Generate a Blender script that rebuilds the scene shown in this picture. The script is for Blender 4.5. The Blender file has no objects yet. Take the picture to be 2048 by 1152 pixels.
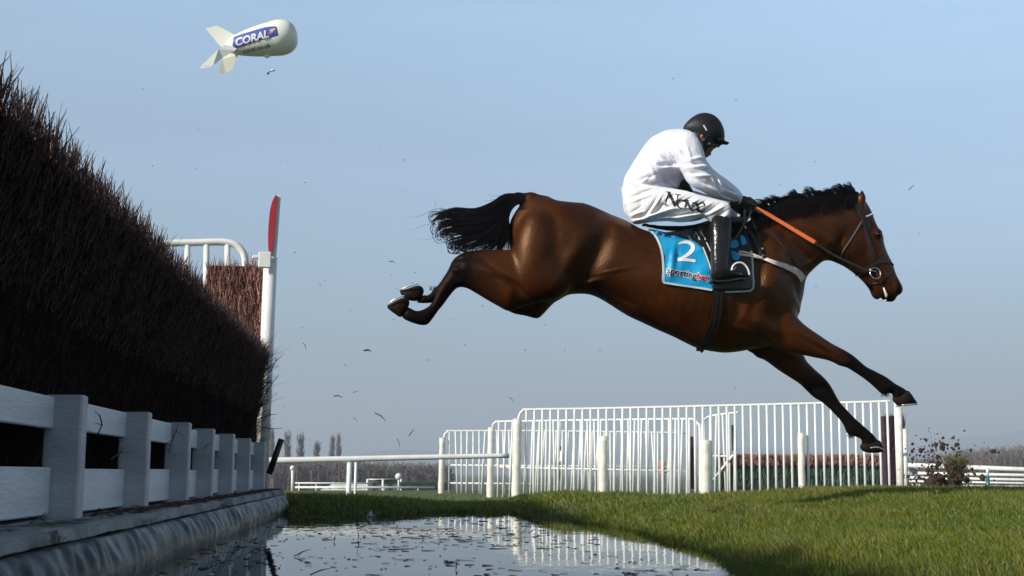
import bpy, bmesh, math, random
import numpy as np
from mathutils import Vector, noise
from mathutils.bvhtree import BVHTree
from mathutils.geometry import delaunay_2d_cdt
random.seed(7); rng = np.random.default_rng(7)
scene = bpy.context.scene
col = scene.collection
R = math.radians

# ------------------------------------------------------------------ camera, sky, sun, exposure
F = 2500.0; W2, H2 = 1024.0, 576.0; EYE = 0.40
TH = math.atan(369/F); PSI = math.atan(259/F*math.cos(TH))
cf = np.array([math.sin(PSI)*math.cos(TH), math.cos(PSI)*math.cos(TH), math.sin(TH)])
cr = np.array([math.cos(PSI), -math.sin(PSI), 0.0])
cu = np.cross(cr, cf)
CAM = np.array([0, 0, EYE])
cd = bpy.data.cameras.new('camera'); cam = bpy.data.objects.new('camera', cd); col.objects.link(cam)
cam.location = CAM
cam.rotation_euler = (math.pi/2+TH, 0, -PSI)
cd.sensor_width = 36; cd.lens = 36*F/2048; cd.clip_start = 0.05; cd.clip_end = 8000
cd.dof.use_dof = True; cd.dof.focus_distance = 7.3; cd.dof.aperture_fstop = 9.0
scene.camera = cam

SUN = Vector((-0.80, -0.41, 0.445)).normalized()
world = bpy.data.worlds.new("World"); scene.world = world; world.use_nodes = True
nt = world.node_tree; nt.nodes.clear()
wo = nt.nodes.new('ShaderNodeOutputWorld'); bg = nt.nodes.new('ShaderNodeBackground')
sk = nt.nodes.new('ShaderNodeTexSky'); sk.sky_type = 'NISHITA'; sk.sun_disc = False
sk.sun_elevation = math.asin(SUN.z); sk.sun_rotation = math.atan2(SUN.x, SUN.y)
sk.air_density = 1.0; sk.dust_density = 0.6; sk.ozone_density = 1.5; sk.altitude = 60
tc = nt.nodes.new('ShaderNodeTexCoord'); sp = nt.nodes.new('ShaderNodeSeparateXYZ')
mr = nt.nodes.new('ShaderNodeMapRange'); mr.inputs[1].default_value = 0.0; mr.inputs[2].default_value = 0.6
rp = nt.nodes.new('ShaderNodeValToRGB')
e = rp.color_ramp.elements
e[0].position = 0.0; e[0].color = (0.172, 0.203, 0.248, 1)
e[1].position = 1.0; e[1].color = (0.22, 0.22, 0.22, 1)
SKYR = [(0.108, (0.175, 0.208, 0.248)), (0.20, (0.285, 0.308, 0.342)), (0.45, (0.605, 0.57, 0.53)), (0.60, (0.82, 0.77, 0.675)), (0.75, (0.50, 0.50, 0.48))]
for p_, c_ in SKYR:
    x_ = e.new(p_); x_.color = (*c_, 1)
mx = nt.nodes.new('ShaderNodeMix'); mx.data_type = 'RGBA'; mx.blend_type = 'MULTIPLY'; mx.inputs[0].default_value = 1.0
nt.links.new(tc.outputs['Generated'], sp.inputs[0]); nt.links.new(sp.outputs[2], mr.inputs[0])
vs = nt.nodes.new('ShaderNodeVectorMath'); vs.operation = 'SCALE'; vs.inputs['Scale'].default_value = 2.0
nt.links.new(mr.outputs[0], rp.inputs[0]); nt.links.new(sk.outputs[0], mx.inputs[6]); nt.links.new(rp.outputs[0], vs.inputs[0]); nt.links.new(vs.outputs[0], mx.inputs[7])
# faint high haze streaks
mpw = nt.nodes.new('ShaderNodeMapping'); mpw.inputs['Scale'].default_value = (1.2, 1.2, 14.0); mpw.inputs['Rotation'].default_value = (0.04, 0.03, 0)
nw = nt.nodes.new('ShaderNodeTexNoise'); nw.inputs['Scale'].default_value = 1.6; nw.inputs['Detail'].default_value = 5; nw.inputs['Roughness'].default_value = 0.6
mw_ = nt.nodes.new('ShaderNodeMapRange'); mw_.inputs[1].default_value = 0.3; mw_.inputs[2].default_value = 0.7; mw_.inputs[3].default_value = 0.955; mw_.inputs[4].default_value = 1.045
v2 = nt.nodes.new('ShaderNodeVectorMath'); v2.operation = 'SCALE'
nt.links.new(tc.outputs['Generated'], mpw.inputs[0]); nt.links.new(mpw.outputs[0], nw.inputs['Vector']); nt.links.new(nw.outputs[0], mw_.inputs[0])
nt.links.new(mx.outputs[2], v2.inputs[0]); nt.links.new(mw_.outputs[0], v2.inputs['Scale'])
nt.links.new(v2.outputs[0], bg.inputs[0]); bg.inputs[1].default_value = 0.132
nt.links.new(bg.outputs[0], wo.inputs[0])
sd = bpy.data.lights.new('sun', 'SUN'); sd.energy = 5.0; sd.angle = R(0.5); sd.color = (1.0, 0.945, 0.865)
so = bpy.data.objects.new('sun', sd); col.objects.link(so)
so.rotation_euler = SUN.to_track_quat('Z', 'Y').to_euler(); so.location = (-20, -10, 12)
scene.view_settings.view_transform = 'Standard'; scene.view_settings.look = 'None'
scene.view_settings.exposure = 0.45; scene.view_settings.gamma = 1.0
scene.cycles.max_bounces = 8; scene.cycles.transparent_max_bounces = 8

# ------------------------------------------------------------------ projection helpers
def P(px, py, Y):
    px = np.asarray(px, float); py = np.asarray(py, float); Y = np.asarray(Y, float)
    d = cf[None] + ((px.reshape(-1, 1)-W2)/F)*cr[None] - ((py.reshape(-1, 1)-H2)/F)*cu[None]
    t = Y.reshape(-1)/d[:, 1]
    r = CAM[None]+d*t[:, None]
    return r[0] if r.shape[0] == 1 else r
def P1(px, py, Y): return P([px], [py], [Y])
def proj(v):
    v = np.asarray(v, float).reshape(-1, 3)-CAM
    z = v@cf
    return np.stack([W2+F*(v@cr)/z, H2-F*(v@cu)/z], 1)

# ------------------------------------------------------------------ object helpers
ORI = {}
def tag(o, label=None, cat=None, group=None, kind=None):
    if label: o['label'] = label
    if cat: o['category'] = cat
    if group: o['group'] = group
    if kind: o['kind'] = kind
    return o
def empty(name, loc, label=None, cat=None, group=None):
    o = bpy.data.objects.new(name, None); col.objects.link(o); o.location = Vector([float(a) for a in loc])
    o.empty_display_size = 0.1
    ORI[o.name] = np.array(loc, float); tag(o, label, cat, group); return o
def mesh_np(name, V, Fc, mats=None, smooth=False, fm=None):
    """V (n,3); Fc list of arrays of equal-width faces or one array"""
    me = bpy.data.meshes.new(name)
    V = np.asarray(V, np.float32)
    if isinstance(Fc, np.ndarray): Fc = [Fc]
    Fc = [np.asarray(f, np.int32) for f in Fc if len(f)]
    nl = sum(f.size for f in Fc); npf = sum(len(f) for f in Fc)
    me.vertices.add(len(V)); me.vertices.foreach_set('co', V.ravel())
    me.loops.add(nl); me.loops.foreach_set('vertex_index', np.concatenate([f.ravel() for f in Fc]))
    me.polygons.add(npf)
    tot = np.concatenate([np.full(len(f), f.shape[1], np.int32) for f in Fc])
    st = np.concatenate([[0], np.cumsum(tot)[:-1]]).astype(np.int32)
    me.polygons.foreach_set('loop_start', st); me.polygons.foreach_set('loop_total', tot)
    if fm is not None: me.polygons.foreach_set('material_index', np.asarray(fm, np.int32))
    me.polygons.foreach_set('use_smooth', np.full(npf, smooth, bool))
    me.update(calc_edges=True); me.validate()
    if mats:
        for m in (mats if isinstance(mats, (list, tuple)) else [mats]): me.materials.append(m)
    return me
def link(name, me, parent=None, loc=None):
    """me is in world coordinates"""
    o = bpy.data.objects.new(name, me); col.objects.link(o)
    if parent is not None:
        org = ORI[parent.name]; o.parent = parent; ORI[o.name] = org
    else:
        if loc is None:
            n = len(me.vertices); co = np.empty(n*3, np.float32); me.vertices.foreach_get('co', co); co = co.reshape(-1, 3)
            mn, mxx = co.min(0), co.max(0); loc = np.array([(mn[0]+mxx[0])/2, (mn[1]+mxx[1])/2, mn[2]])
        org = np.array(loc, float); o.location = Vector([float(a) for a in org]); ORI[o.name] = org
    n = len(me.vertices); co = np.empty(n*3, np.float32); me.vertices.foreach_get('co', co)
    co = co.reshape(-1, 3)-org.astype(np.float32); me.vertices.foreach_set('co', co.ravel()); me.update()
    return o
def build(name, V, Fc, mat, parent=None, smooth=False, fm=None, loc=None):
    return link(name, mesh_np(name, V, Fc, mat, smooth, fm), parent, loc)
def attr(o, name, vals):
    a = o.data.attributes.new(name, 'FLOAT', 'POINT'); a.data.foreach_set('value', np.asarray(vals, np.float32))

class MB:
    def __init__(s): s.V = []; s.Q = []; s.T = []; s.n = 0; s.N = []
    def add(s, V, Q=None, T=None):
        V = np.asarray(V, float)
        if Q is not None and len(Q): s.Q.append(np.asarray(Q)+s.n)
        if T is not None and len(T): s.T.append(np.asarray(T)+s.n)
        s.V.append(V); s.n += len(V); return s
    def box(s, c, d, rot=None, bev=0.0):
        c = np.array(c, float); d = np.array(d, float)/2
        b = min(bev, d.min()*0.9)
        if b <= 0:
            X = np.array([[x, y, z] for x in (-1, 1) for y in (-1, 1) for z in (-1, 1)], float)*d
            Q = [[0, 1, 3, 2], [4, 6, 7, 5], [0, 4, 5, 1], [2, 3, 7, 6], [0, 2, 6, 4], [1, 5, 7, 3]]
            V = X
            if rot is not None: V = V@np.array(rot).T
            return s.add(V+c, Q)
        bm = bmesh.new(); bmesh.ops.create_cube(bm, size=2)
        for v in bm.verts: v.co = Vector((v.co.x*d[0], v.co.y*d[1], v.co.z*d[2]))
        bmesh.ops.bevel(bm, geom=list(bm.edges), offset=b, segments=1, affect='EDGES')
        bm.verts.index_update()
        V = np.array([v.co for v in bm.verts])
        if rot is not None: V = V@np.array(rot).T
        V = V+c
        qs = [[v.index for v in f.verts] for f in bm.faces if len(f.verts) == 4]; ts = [[v.index for v in f.verts] for f in bm.faces if len(f.verts) == 3]
        bm.free(); return s.add(V, qs, ts)
    def tube(s, pts, r, seg=8, cap=True, sq=None):
        pts = np.asarray(pts, float); n = len(pts)
        r = np.broadcast_to(np.asarray(r, float), (n,))
        t = np.gradient(pts, axis=0); t /= np.linalg.norm(t, axis=1)[:, None]+1e-12
        up = np.array([0, 0, 1.0]) if abs(t[0][2]) < 0.9 else np.array([0, 1.0, 0])
        a = np.cross(t[0], up); a /= np.linalg.norm(a)
        A = [a]
        for i in range(1, n):
            a = A[-1]-t[i]*np.dot(A[-1], t[i]); a /= np.linalg.norm(a)+1e-12; A.append(a)
        A = np.array(A); B = np.cross(t, A)
        th = np.arange(seg)*2*math.pi/seg
        V = pts[:, None]+r[:, None, None]*(np.cos(th)[None, :, None]*A[:, None]+np.sin(th)[None, :, None]*B[:, None])
        V = V.reshape(-1, 3); i = np.arange(n-1)[:, None]*seg; j = np.arange(seg)[None]; j2 = (j+1) % seg
        Q = np.stack([i+j, i+j2, i+seg+j2, i+seg+j], -1).reshape(-1, 4)
        T = []
        if cap:
            V = np.vstack([V, pts[0], pts[-1]]); k = n*seg
            T = [[k, (q+1) % seg, q] for q in range(seg)]+[[k+1, (n-1)*seg+q, (n-1)*seg+(q+1) % seg] for q in range(seg)]
        return s.add(V, Q, T)
    def lathe(s, prof, c, seg=16, ax='z'):
        prof = np.array(prof, float); th = np.arange(seg)*2*math.pi/seg
        V = np.stack([prof[:, None, 0]*np.cos(th), prof[:, None, 0]*np.sin(th), np.repeat(prof[:, 1:2], seg, 1)], -1).reshape(-1, 3)
        if ax == 'x': V = V[:, [2, 0, 1]]
        if ax == 'y': V = V[:, [1, 2, 0]]
        n = len(prof); i = np.arange(n-1)[:, None]*seg; j = np.arange(seg)[None]; j2 = (j+1) % seg
        return s.add(V+np.array(c), np.stack([i+j, i+j2, i+seg+j2, i+seg+j], -1).reshape(-1, 4))
    def ell(s, c, r, seg=12, rings=8, rot=None):
        ph = np.linspace(0, math.pi, rings+1); th = np.arange(seg)*2*math.pi/seg
        V = np.stack([np.sin(ph)[:, None]*np.cos(th), np.sin(ph)[:, None]*np.sin(th), np.cos(ph)[:, None]*np.ones(seg)], -1).reshape(-1, 3)*np.array(r)
        if rot is not None: V = V@np.array(rot).T
        i = np.arange(rings)[:, None]*seg; j = np.arange(seg)[None]; j2 = (j+1) % seg
        return s.add(V+np.array(c), np.stack([i+j, i+seg+j, i+seg+j2, i+j2], -1).reshape(-1, 4))
    def get(s):
        V = np.vstack(s.V); out = []
        if s.Q: out.append(np.vstack(s.Q))
        if s.T: out.append(np.vstack(s.T))
        return V, out
    def build(s, name, mat, parent=None, smooth=False, loc=None):
        V, Fc = s.get(); return build(name, V, Fc, mat, parent, smooth, None, loc)

def copy_tree(root, loc):
    r = root.copy(); col.objects.link(r); r.location = loc; ORI[r.name] = np.array(loc, float)
    for ch in [o for o in root.children]:
        c = ch.copy(); col.objects.link(c); c.parent = r
        for g in [o for o in ch.children]:
            d = g.copy(); col.objects.link(d); d.parent = c
    return r

def rotm(axis, a):
    c, s = math.cos(a), math.sin(a)
    if axis == 'x': return np.array([[1, 0, 0], [0, c, -s], [0, s, c]])
    if axis == 'y': return np.array([[c, 0, s], [0, 1, 0], [-s, 0, c]])
    return np.array([[c, -s, 0], [s, c, 0], [0, 0, 1]])

# ------------------------------------------------------------------ materials
def mat(name, c1, c2=None, rough=0.6, scale=8.0, bump=0.0, bscale=60.0, metal=0.0, spec=0.5, coat=0.0, aniso=(1, 1, 1), attrmix=None, detail=4.0,
        transl=0.0, sheen=0.0, rvar=0.0, lo=0.35, hi=0.65, stint=None, fleck=None, specattr=None):
    m = bpy.data.materials.new(name); m.use_nodes = True; t = m.node_tree; b = t.nodes['Principled BSDF']
    b.inputs['Roughness'].default_value = rough; b.inputs['Metallic'].default_value = metal
    b.inputs['Specular IOR Level'].default_value = spec; b.inputs['Coat Weight'].default_value = coat
    b.inputs['Coat Roughness'].default_value = 0.25
    if stint: b.inputs['Specular Tint'].default_value = (*stint, 1)
    b.inputs['Sheen Weight'].default_value = sheen
    if c2 is None: c2 = tuple(x*0.85 for x in c1)
    g = t.nodes.new('ShaderNodeTexCoord'); mp = t.nodes.new('ShaderNodeMapping'); mp.inputs['Scale'].default_value = aniso
    t.links.new(g.outputs['Object'], mp.inputs[0])
    n = t.nodes.new('ShaderNodeTexNoise'); n.inputs['Scale'].default_value = scale; n.inputs['Detail'].default_value = detail
    t.links.new(mp.outputs[0], n.inputs['Vector'])
    cr_ = t.nodes.new('ShaderNodeValToRGB'); cr_.color_ramp.elements[0].position = lo; cr_.color_ramp.elements[1].position = hi
    cr_.color_ramp.elements[0].color = (*c1, 1); cr_.color_ramp.elements[1].color = (*c2, 1)
    t.links.new(n.outputs[0], cr_.inputs[0]); out = cr_.outputs[0]
    if attrmix:
        for an, c3 in attrmix:
            a = t.nodes.new('ShaderNodeAttribute'); a.attribute_name = an
            x = t.nodes.new('ShaderNodeMix'); x.data_type = 'RGBA'; t.links.new(a.outputs['Fac'], x.inputs[0])
            t.links.new(out, x.inputs[6]); x.inputs[7].default_value = (*c3, 1); out = x.outputs[2]
    if fleck:
        n3 = t.nodes.new('ShaderNodeTexNoise'); n3.inputs['Scale'].default_value = fleck[0]; n3.inputs['Detail'].default_value = 8; n3.inputs['Roughness'].default_value = 0.7
        t.links.new(mp.outputs[0], n3.inputs['Vector']); r3 = t.nodes.new('ShaderNodeMapRange'); r3.inputs[1].default_value = fleck[1]; r3.inputs[2].default_value = fleck[1]+0.05
        t.links.new(n3.outputs[0], r3.inputs[0]); x = t.nodes.new('ShaderNodeMix'); x.data_type = 'RGBA'; t.links.new(r3.outputs[0], x.inputs[0]); t.links.new(out, x.inputs[6]); x.inputs[7].default_value = (*fleck[2], 1); out = x.outputs[2]
    if specattr:
        a = t.nodes.new('ShaderNodeAttribute'); a.attribute_name = specattr; q5 = t.nodes.new('ShaderNodeMapRange'); q5.inputs[3].default_value = spec; q5.inputs[4].default_value = 0.06
        t.links.new(a.outputs['Fac'], q5.inputs[0]); t.links.new(q5.outputs[0], b.inputs['Specular IOR Level'])
    t.links.new(out, b.inputs['Base Color'])
    if rvar:
        q = t.nodes.new('ShaderNodeMapRange'); q.inputs[3].default_value = rough-rvar; q.inputs[4].default_value = rough+rvar
        q.inputs[1].default_value = 0.3; q.inputs[2].default_value = 0.7
        t.links.new(n.outputs[0], q.inputs[0]); t.links.new(q.outputs[0], b.inputs['Roughness'])
    if bump:
        n2 = t.nodes.new('ShaderNodeTexNoise'); n2.inputs['Scale'].default_value = bscale; n2.inputs['Detail'].default_value = 5
        t.links.new(mp.outputs[0], n2.inputs['Vector'])
        bp = t.nodes.new('ShaderNodeBump'); bp.inputs['Strength'].default_value = bump; bp.inputs['Distance'].default_value = 0.01
        t.links.new(n2.outputs[0], bp.inputs['Height']); t.links.new(bp.outputs[0], b.inputs['Normal'])
    if transl:
        tr = t.nodes.new('ShaderNodeBsdfTranslucent'); ms = t.nodes.new('ShaderNodeMixShader'); ms.inputs[0].default_value = transl
        t.links.new(out, tr.inputs[0]); o_ = t.nodes['Material Output']
        t.links.new(b.outputs[0], ms.inputs[1]); t.links.new(tr.outputs[0], ms.inputs[2]); t.links.new(ms.outputs[0], o_.inputs[0])
    return m

# ------------------------------------------------------------------ implicit surface tools
def spline(pts, closed=True, sub=5):
    p = np.asarray(pts, float); n = len(p); out = []
    idx = range(n) if closed else range(n-1)
    for i in idx:
        if closed: a, b, c, d = p[(i-1) % n], p[i], p[(i+1) % n], p[(i+2) % n]
        else: a, b, c, d = p[max(i-1, 0)], p[i], p[i+1], p[min(i+2, n-1)]
        for k in range(sub):
            t = k/sub
            out.append(0.5*((2*b)+(-a+c)*t+(2*a-5*b+4*c-d)*t*t+(-a+3*b-3*c+d)*t**3))
    if not closed: out.append(p[-1])
    return np.array(out)
def poly_sd(poly, X, Z):
    """signed distance (+inside) to polygon at grid points"""
    A = poly; B = np.roll(poly, -1, 0); sh = X.shape; x = X.ravel(); z = Z.ravel()
    best = np.full(x.shape, 1e9); ins = np.zeros(x.shape, bool)
    for a, b in zip(A, B):
        d = b-a; L = d@d+1e-12
        t = np.clip(((x-a[0])*d[0]+(z-a[1])*d[1])/L, 0, 1)
        q = (x-a[0]-t*d[0])**2+(z-a[1]-t*d[1])**2
        best = np.minimum(best, q)
        c = ((a[1] > z) != (b[1] > z)) & (x < (b[0]-a[0])*(z-a[1])/(b[1]-a[1]+1e-15)+a[0])
        ins ^= c
    d = np.sqrt(best); return np.where(ins, d, -d).reshape(sh)
def poisson(mask, h):
    u = np.zeros(mask.shape); N = max(8, min(mask.shape)); w = 2-2*math.pi/(N+2)
    ii, jj = np.indices(mask.shape); red = ((ii+jj) % 2 == 0) & mask; blk = ((ii+jj) % 2 == 1) & mask
    for it in range(int(3.0*N)+40):
        for m in (red, blk):
            s = np.zeros_like(u)
            s[1:-1, 1:-1] = (u[2:, 1:-1]+u[:-2, 1:-1]+u[1:-1, 2:]+u[1:-1, :-2])/4+2*h*h/4
            u = np.where(m, u+w*(s-u), u)
    return u
class Field:
    def __init__(s, lo, hi, h, clipn=6):
        s.lo = np.array(lo, float); s.h = h; s.n = np.ceil((np.array(hi)-s.lo)/h).astype(int)+1
        s.clip = clipn*h; s.S = np.full(s.n, -s.clip, np.float32)
    def sub(s, lo, hi):
        i0 = np.clip(np.floor((np.array(lo)-s.lo)/s.h).astype(int)-1, 0, s.n-1); i1 = np.clip(np.ceil((np.array(hi)-s.lo)/s.h).astype(int)+2, 1, s.n)
        return tuple(slice(a, b) for a, b in zip(i0, i1)), [s.lo[k]+np.arange(i0[k], i1[k])*s.h for k in range(3)]
    def merge(s, sl, D, k, mode='add'):
        D = np.clip(D, -s.clip, s.clip).astype(np.float32); A = s.S[sl]
        if mode == 'sub': D = -D; A = -A; 
        if mode == 'sub':
            # smooth intersection of A' = S and -D : -(smax(-S, D))
            D2 = -D; A2 = A
            hh = np.clip(k-np.abs(A2-D2), 0, None)/k if k > 0 else 0
            s.S[sl] = -(np.maximum(A2, D2)+(hh*hh*k/4 if k > 0 else 0))
        else:
            hh = np.clip(k-np.abs(A-D), 0, None)/k if k > 0 else 0
            s.S[sl] = np.maximum(A, D)+(hh*hh*k/4 if k > 0 else 0)
    def poly(s, pts, yc, scale, k=0.03, Y0=0.0, sub=4, grow=0.0):
        """pts px outline, yc offset (float or f(px,py)); Y0 mid-plane"""
        pts = spline(pts, True, sub)
        ycf = yc if callable(yc) else (lambda a, b: np.full(np.shape(a), float(yc)))
        ycv = ycf(pts[:, 0], pts[:, 1])
        W = P(pts[:, 0], pts[:, 1], Y0+ycv); poly = W[:, [0, 2]]
        m = s.clip+grow+s.h
        lo = [poly[:, 0].min()-m, 0, poly[:, 1].min()-m]; hi = [poly[:, 0].max()+m, 0, poly[:, 1].max()+m]
        sl, (xs, _, zs) = s.sub(lo, hi)
        X, Z = np.meshgrid(xs, zs, indexing='ij')
        sd = poly_sd(poly, X, Z)+grow
        mask = sd > 0; mask[0] = mask[-1] = False; mask[:, 0] = mask[:, -1] = False
        u = poisson(mask, s.h)
        good = sd > s.h*1.2
        r = np.where(good, u/np.maximum(sd, s.h), 0); wgt = good.astype(float)
        num, den = r*wgt, wgt.copy()
        for it in range(14):
            def bl(a):
                q = np.pad(a, 1, mode='edge'); return (q[:-2, 1:-1]+q[2:, 1:-1]+q[1:-1, :-2]+q[1:-1, 2:]+4*q[1:-1, 1:-1])/8
            num, den = bl(num), bl(den)
            num = np.where(good, r, num); den = np.where(good, 1.0, den)
        ratio = num/np.maximum(den, 1e-9)
        amax = math.sqrt(max(u.max(), 1e-8)); ratio = np.where(den < 1e-6, amax, ratio)
        U = ratio*sd*scale*scale
        # y centre on grid
        pc = proj(np.stack([X.ravel(), np.full(X.size, Y0), Z.ravel()], 1))
        YC = (Y0+ycf(pc[:, 0], pc[:, 1])).reshape(X.shape)
        hm = amax*scale*1.5+m
        sl, (xs2, ys, zs2) = s.sub([lo[0], YC.min()-hm, lo[2]], [hi[0], YC.max()+hm, hi[2]])
        dy = ys[None, :, None]-YC[:, None, :]
        q = U[:, None, :]-dy**2
        gx, gy, gz = np.gradient(q, s.h)
        D = q/np.sqrt(gx**2+gy**2+gz**2+1e-6)
        s.merge(sl, D, k)
    def cone(s, p1, r1, p2, r2, k=0.02, sq=(1, 1, 1), mode='add'):
        p1 = np.array(p1, float); p2 = np.array(p2, float); sq = np.array(sq, float); m = max(r1, r2)*sq.max()+s.clip+k
        sl, (xs, ys, zs) = s.sub(np.minimum(p1, p2)-m, np.maximum(p1, p2)+m)
        d = (p2-p1)/sq; L = d@d+1e-12
        x = (xs[:, None, None]-p1[0])/sq[0]; y = (ys[None, :, None]-p1[1])/sq[1]; z = (zs[None, None, :]-p1[2])/sq[2]
        t = np.clip((x*d[0]+y*d[1]+z*d[2])/L, 0, 1)
        dist = np.sqrt((x-t*d[0])**2+(y-t*d[1])**2+(z-t*d[2])**2)
        s.merge(sl, (r1+(r2-r1)*t-dist)*sq.min()**0.5, k, mode)
    def ell(s, c, r, rot=None, k=0.02, mode='add'):
        c = np.array(c, float); r = np.array(r, float); m = r.max()+s.clip+k
        sl, (xs, ys, zs) = s.sub(c-m, c+m)
        X, Y, Z = np.meshgrid(xs-c[0], ys-c[1], zs-c[2], indexing='ij')
        if rot is not None:
            Rm = np.array(rot).T; X, Y, Z = (Rm[0, 0]*X+Rm[0, 1]*Y+Rm[0, 2]*Z, Rm[1, 0]*X+Rm[1, 1]*Y+Rm[1, 2]*Z, Rm[2, 0]*X+Rm[2, 1]*Y+Rm[2, 2]*Z)
        q = np.sqrt((X/r[0])**2+(Y/r[1])**2+(Z/r[2])**2); q2 = np.sqrt((X/r[0]**2)**2+(Y/r[1]**2)**2+(Z/r[2]**2)**2)+1e-9
        s.merge(sl, q*(1-q)/q2, k, mode)
    def chain(s, pts, k=0.02, sq=(1, 1, 1)):
        for a, b in zip(pts[:-1], pts[1:]): s.cone(a[:3], a[3], b[:3], b[3], k, sq)
    def blur(s, n=1):
        for _ in range(n):
            for ax in range(3):
                a = s.S; b = np.pad(a, [(1, 1) if i == ax else (0, 0) for i in range(3)], mode='edge')
                lo = [slice(None)]*3; hi = [slice(None)]*3; lo[ax] = slice(0, -2); hi[ax] = slice(2, None)
                s.S = (b[tuple(lo)]+2*a+b[tuple(hi)])/4
    def mesh(s):
        S = s.S; n = s.n
        ins = S > 0
        c = [(i, j, k) for i in (0, 1) for j in (0, 1) for k in (0, 1)]
        def sh(A, o): return A[o[0]:n[0]-1+o[0], o[1]:n[1]-1+o[1], o[2]:n[2]-1+o[2]]
        cnt = sum(sh(ins, o).astype(np.int8) for o in c)
        act = (cnt > 0) & (cnt < 8); idx = np.argwhere(act); N = len(idx)
        vid = np.full(act.shape, -1, np.int64); vid[act] = np.arange(N)
        acc = np.zeros((N, 3)); w = np.zeros(N)
        val = {o: S[idx[:, 0]+o[0], idx[:, 1]+o[1], idx[:, 2]+o[2]] for o in c}
        for a in c:
            for ax in range(3):
                if a[ax] == 0:
                    b = list(a); b[ax] = 1; b = tuple(b); va, vb = val[a], val[b]
                    m = (va > 0) != (vb > 0); t = va/(va-vb+1e-12*((va == vb)))
                    t = np.where(m, t, 0)
                    p = np.array(a, float)[None]+0*acc; p[:, ax] = t
                    acc += np.where(m[:, None], p, 0); w += m
        V = s.lo+(idx+acc/w[:, None])*s.h
        Q = []
        for ax in range(3):
            o1, o2 = [(1, 2), (2, 0), (0, 1)][ax]
            a = [slice(None)]*3; b = [slice(None)]*3; a[ax] = slice(0, -1); b[ax] = slice(1, None)
            A = ins[tuple(a)]; B = ins[tuple(b)]; e_ = np.argwhere(A != B)
            ok = (e_[:, o1] > 0) & (e_[:, o2] > 0) & (e_[:, o1] < n[o1]-1) & (e_[:, o2] < n[o2]-1); e_ = e_[ok]
            d1 = np.zeros(3, int); d1[o1] = 1; d2 = np.zeros(3, int); d2[o2] = 1
            def g(x): return vid[x[:, 0], x[:, 1], x[:, 2]]
            q = np.stack([g(e_-d1-d2), g(e_-d2), g(e_), g(e_-d1)], 1)
            f = A[e_[:, 0], e_[:, 1], e_[:, 2]]
            q = np.where(f[:, None], q, q[:, ::-1]); Q.append(q)
        return V, np.vstack(Q)
def relax(V, Q, it=2, lam=0.5):
    a = np.concatenate([Q[:, [0, 1]], Q[:, [1, 2]], Q[:, [2, 3]], Q[:, [3, 0]]]); V = V.copy()
    a = np.vstack([a, a[:, ::-1]]); cnt = np.bincount(a[:, 0], minlength=len(V))
    for _ in range(it):
        for L in (lam, -lam*1.03):
            m = np.stack([np.bincount(a[:, 0], weights=V[a[:, 1], k], minlength=len(V)) for k in range(3)], 1)/np.maximum(cnt, 1)[:, None]
            V += L*(m-V)
    return V
def bumps(V, lst, Y0, thr=0.03):
    """raise/lower flank relief along Y; lst of (px,py,rx,ry,angle,amp)"""
    pc = proj(V); side = V[:, 1]-Y0; w = np.clip(np.abs(side)/thr, 0, 1)*np.sign(side); d = np.zeros(len(V))
    for (cx, cy, rx, ry, an, am) in lst:
        a = R(an); x = pc[:, 0]-cx; y = pc[:, 1]-cy; u = (x*math.cos(a)+y*math.sin(a))/rx; v = (-x*math.sin(a)+y*math.cos(a))/ry
        d += am*np.exp(-(u*u+v*v))
    V = V.copy(); V[:, 1] += d*w; return V
def bvh(V, Fc):
    fs = []
    for f in (Fc if isinstance(Fc, list) else [Fc]): fs += f.tolist()
    return BVHTree.FromPolygons([Vector(v) for v in V.tolist()], fs)
def hit(tree, px, py, Y0, default=None):
    """first surface point under a photo pixel ray"""
    d = cf+((px-W2)/F)*cr-((py-H2)/F)*cu; d = d/np.linalg.norm(d)
    r = tree.ray_cast(Vector(CAM), Vector(d), 500)
    if r[0] is not None: return np.array(r[0]), np.array(r[1])
    return None, None
def drape(tree, pts, Y0, off, dflt=None):
    """px points -> surface points lifted off; misses take the nearest hit depth"""
    out = []; ys = []
    for (a, b) in pts:
        h_, n_ = hit(tree, a, b, Y0); ys.append(None if h_ is None else h_[1])
    ok = [i for i, y in enumerate(ys) if y is not None]
    for i, (a, b) in enumerate(pts):
        if ys[i] is None:
            if dflt is not None: y = dflt
            elif ok: y = ys[min(ok, key=lambda q: abs(q-i))]
            else: y = Y0
        else: y = ys[i]
        out.append(P1(a, b, y-off))
    return np.array(out)
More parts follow.
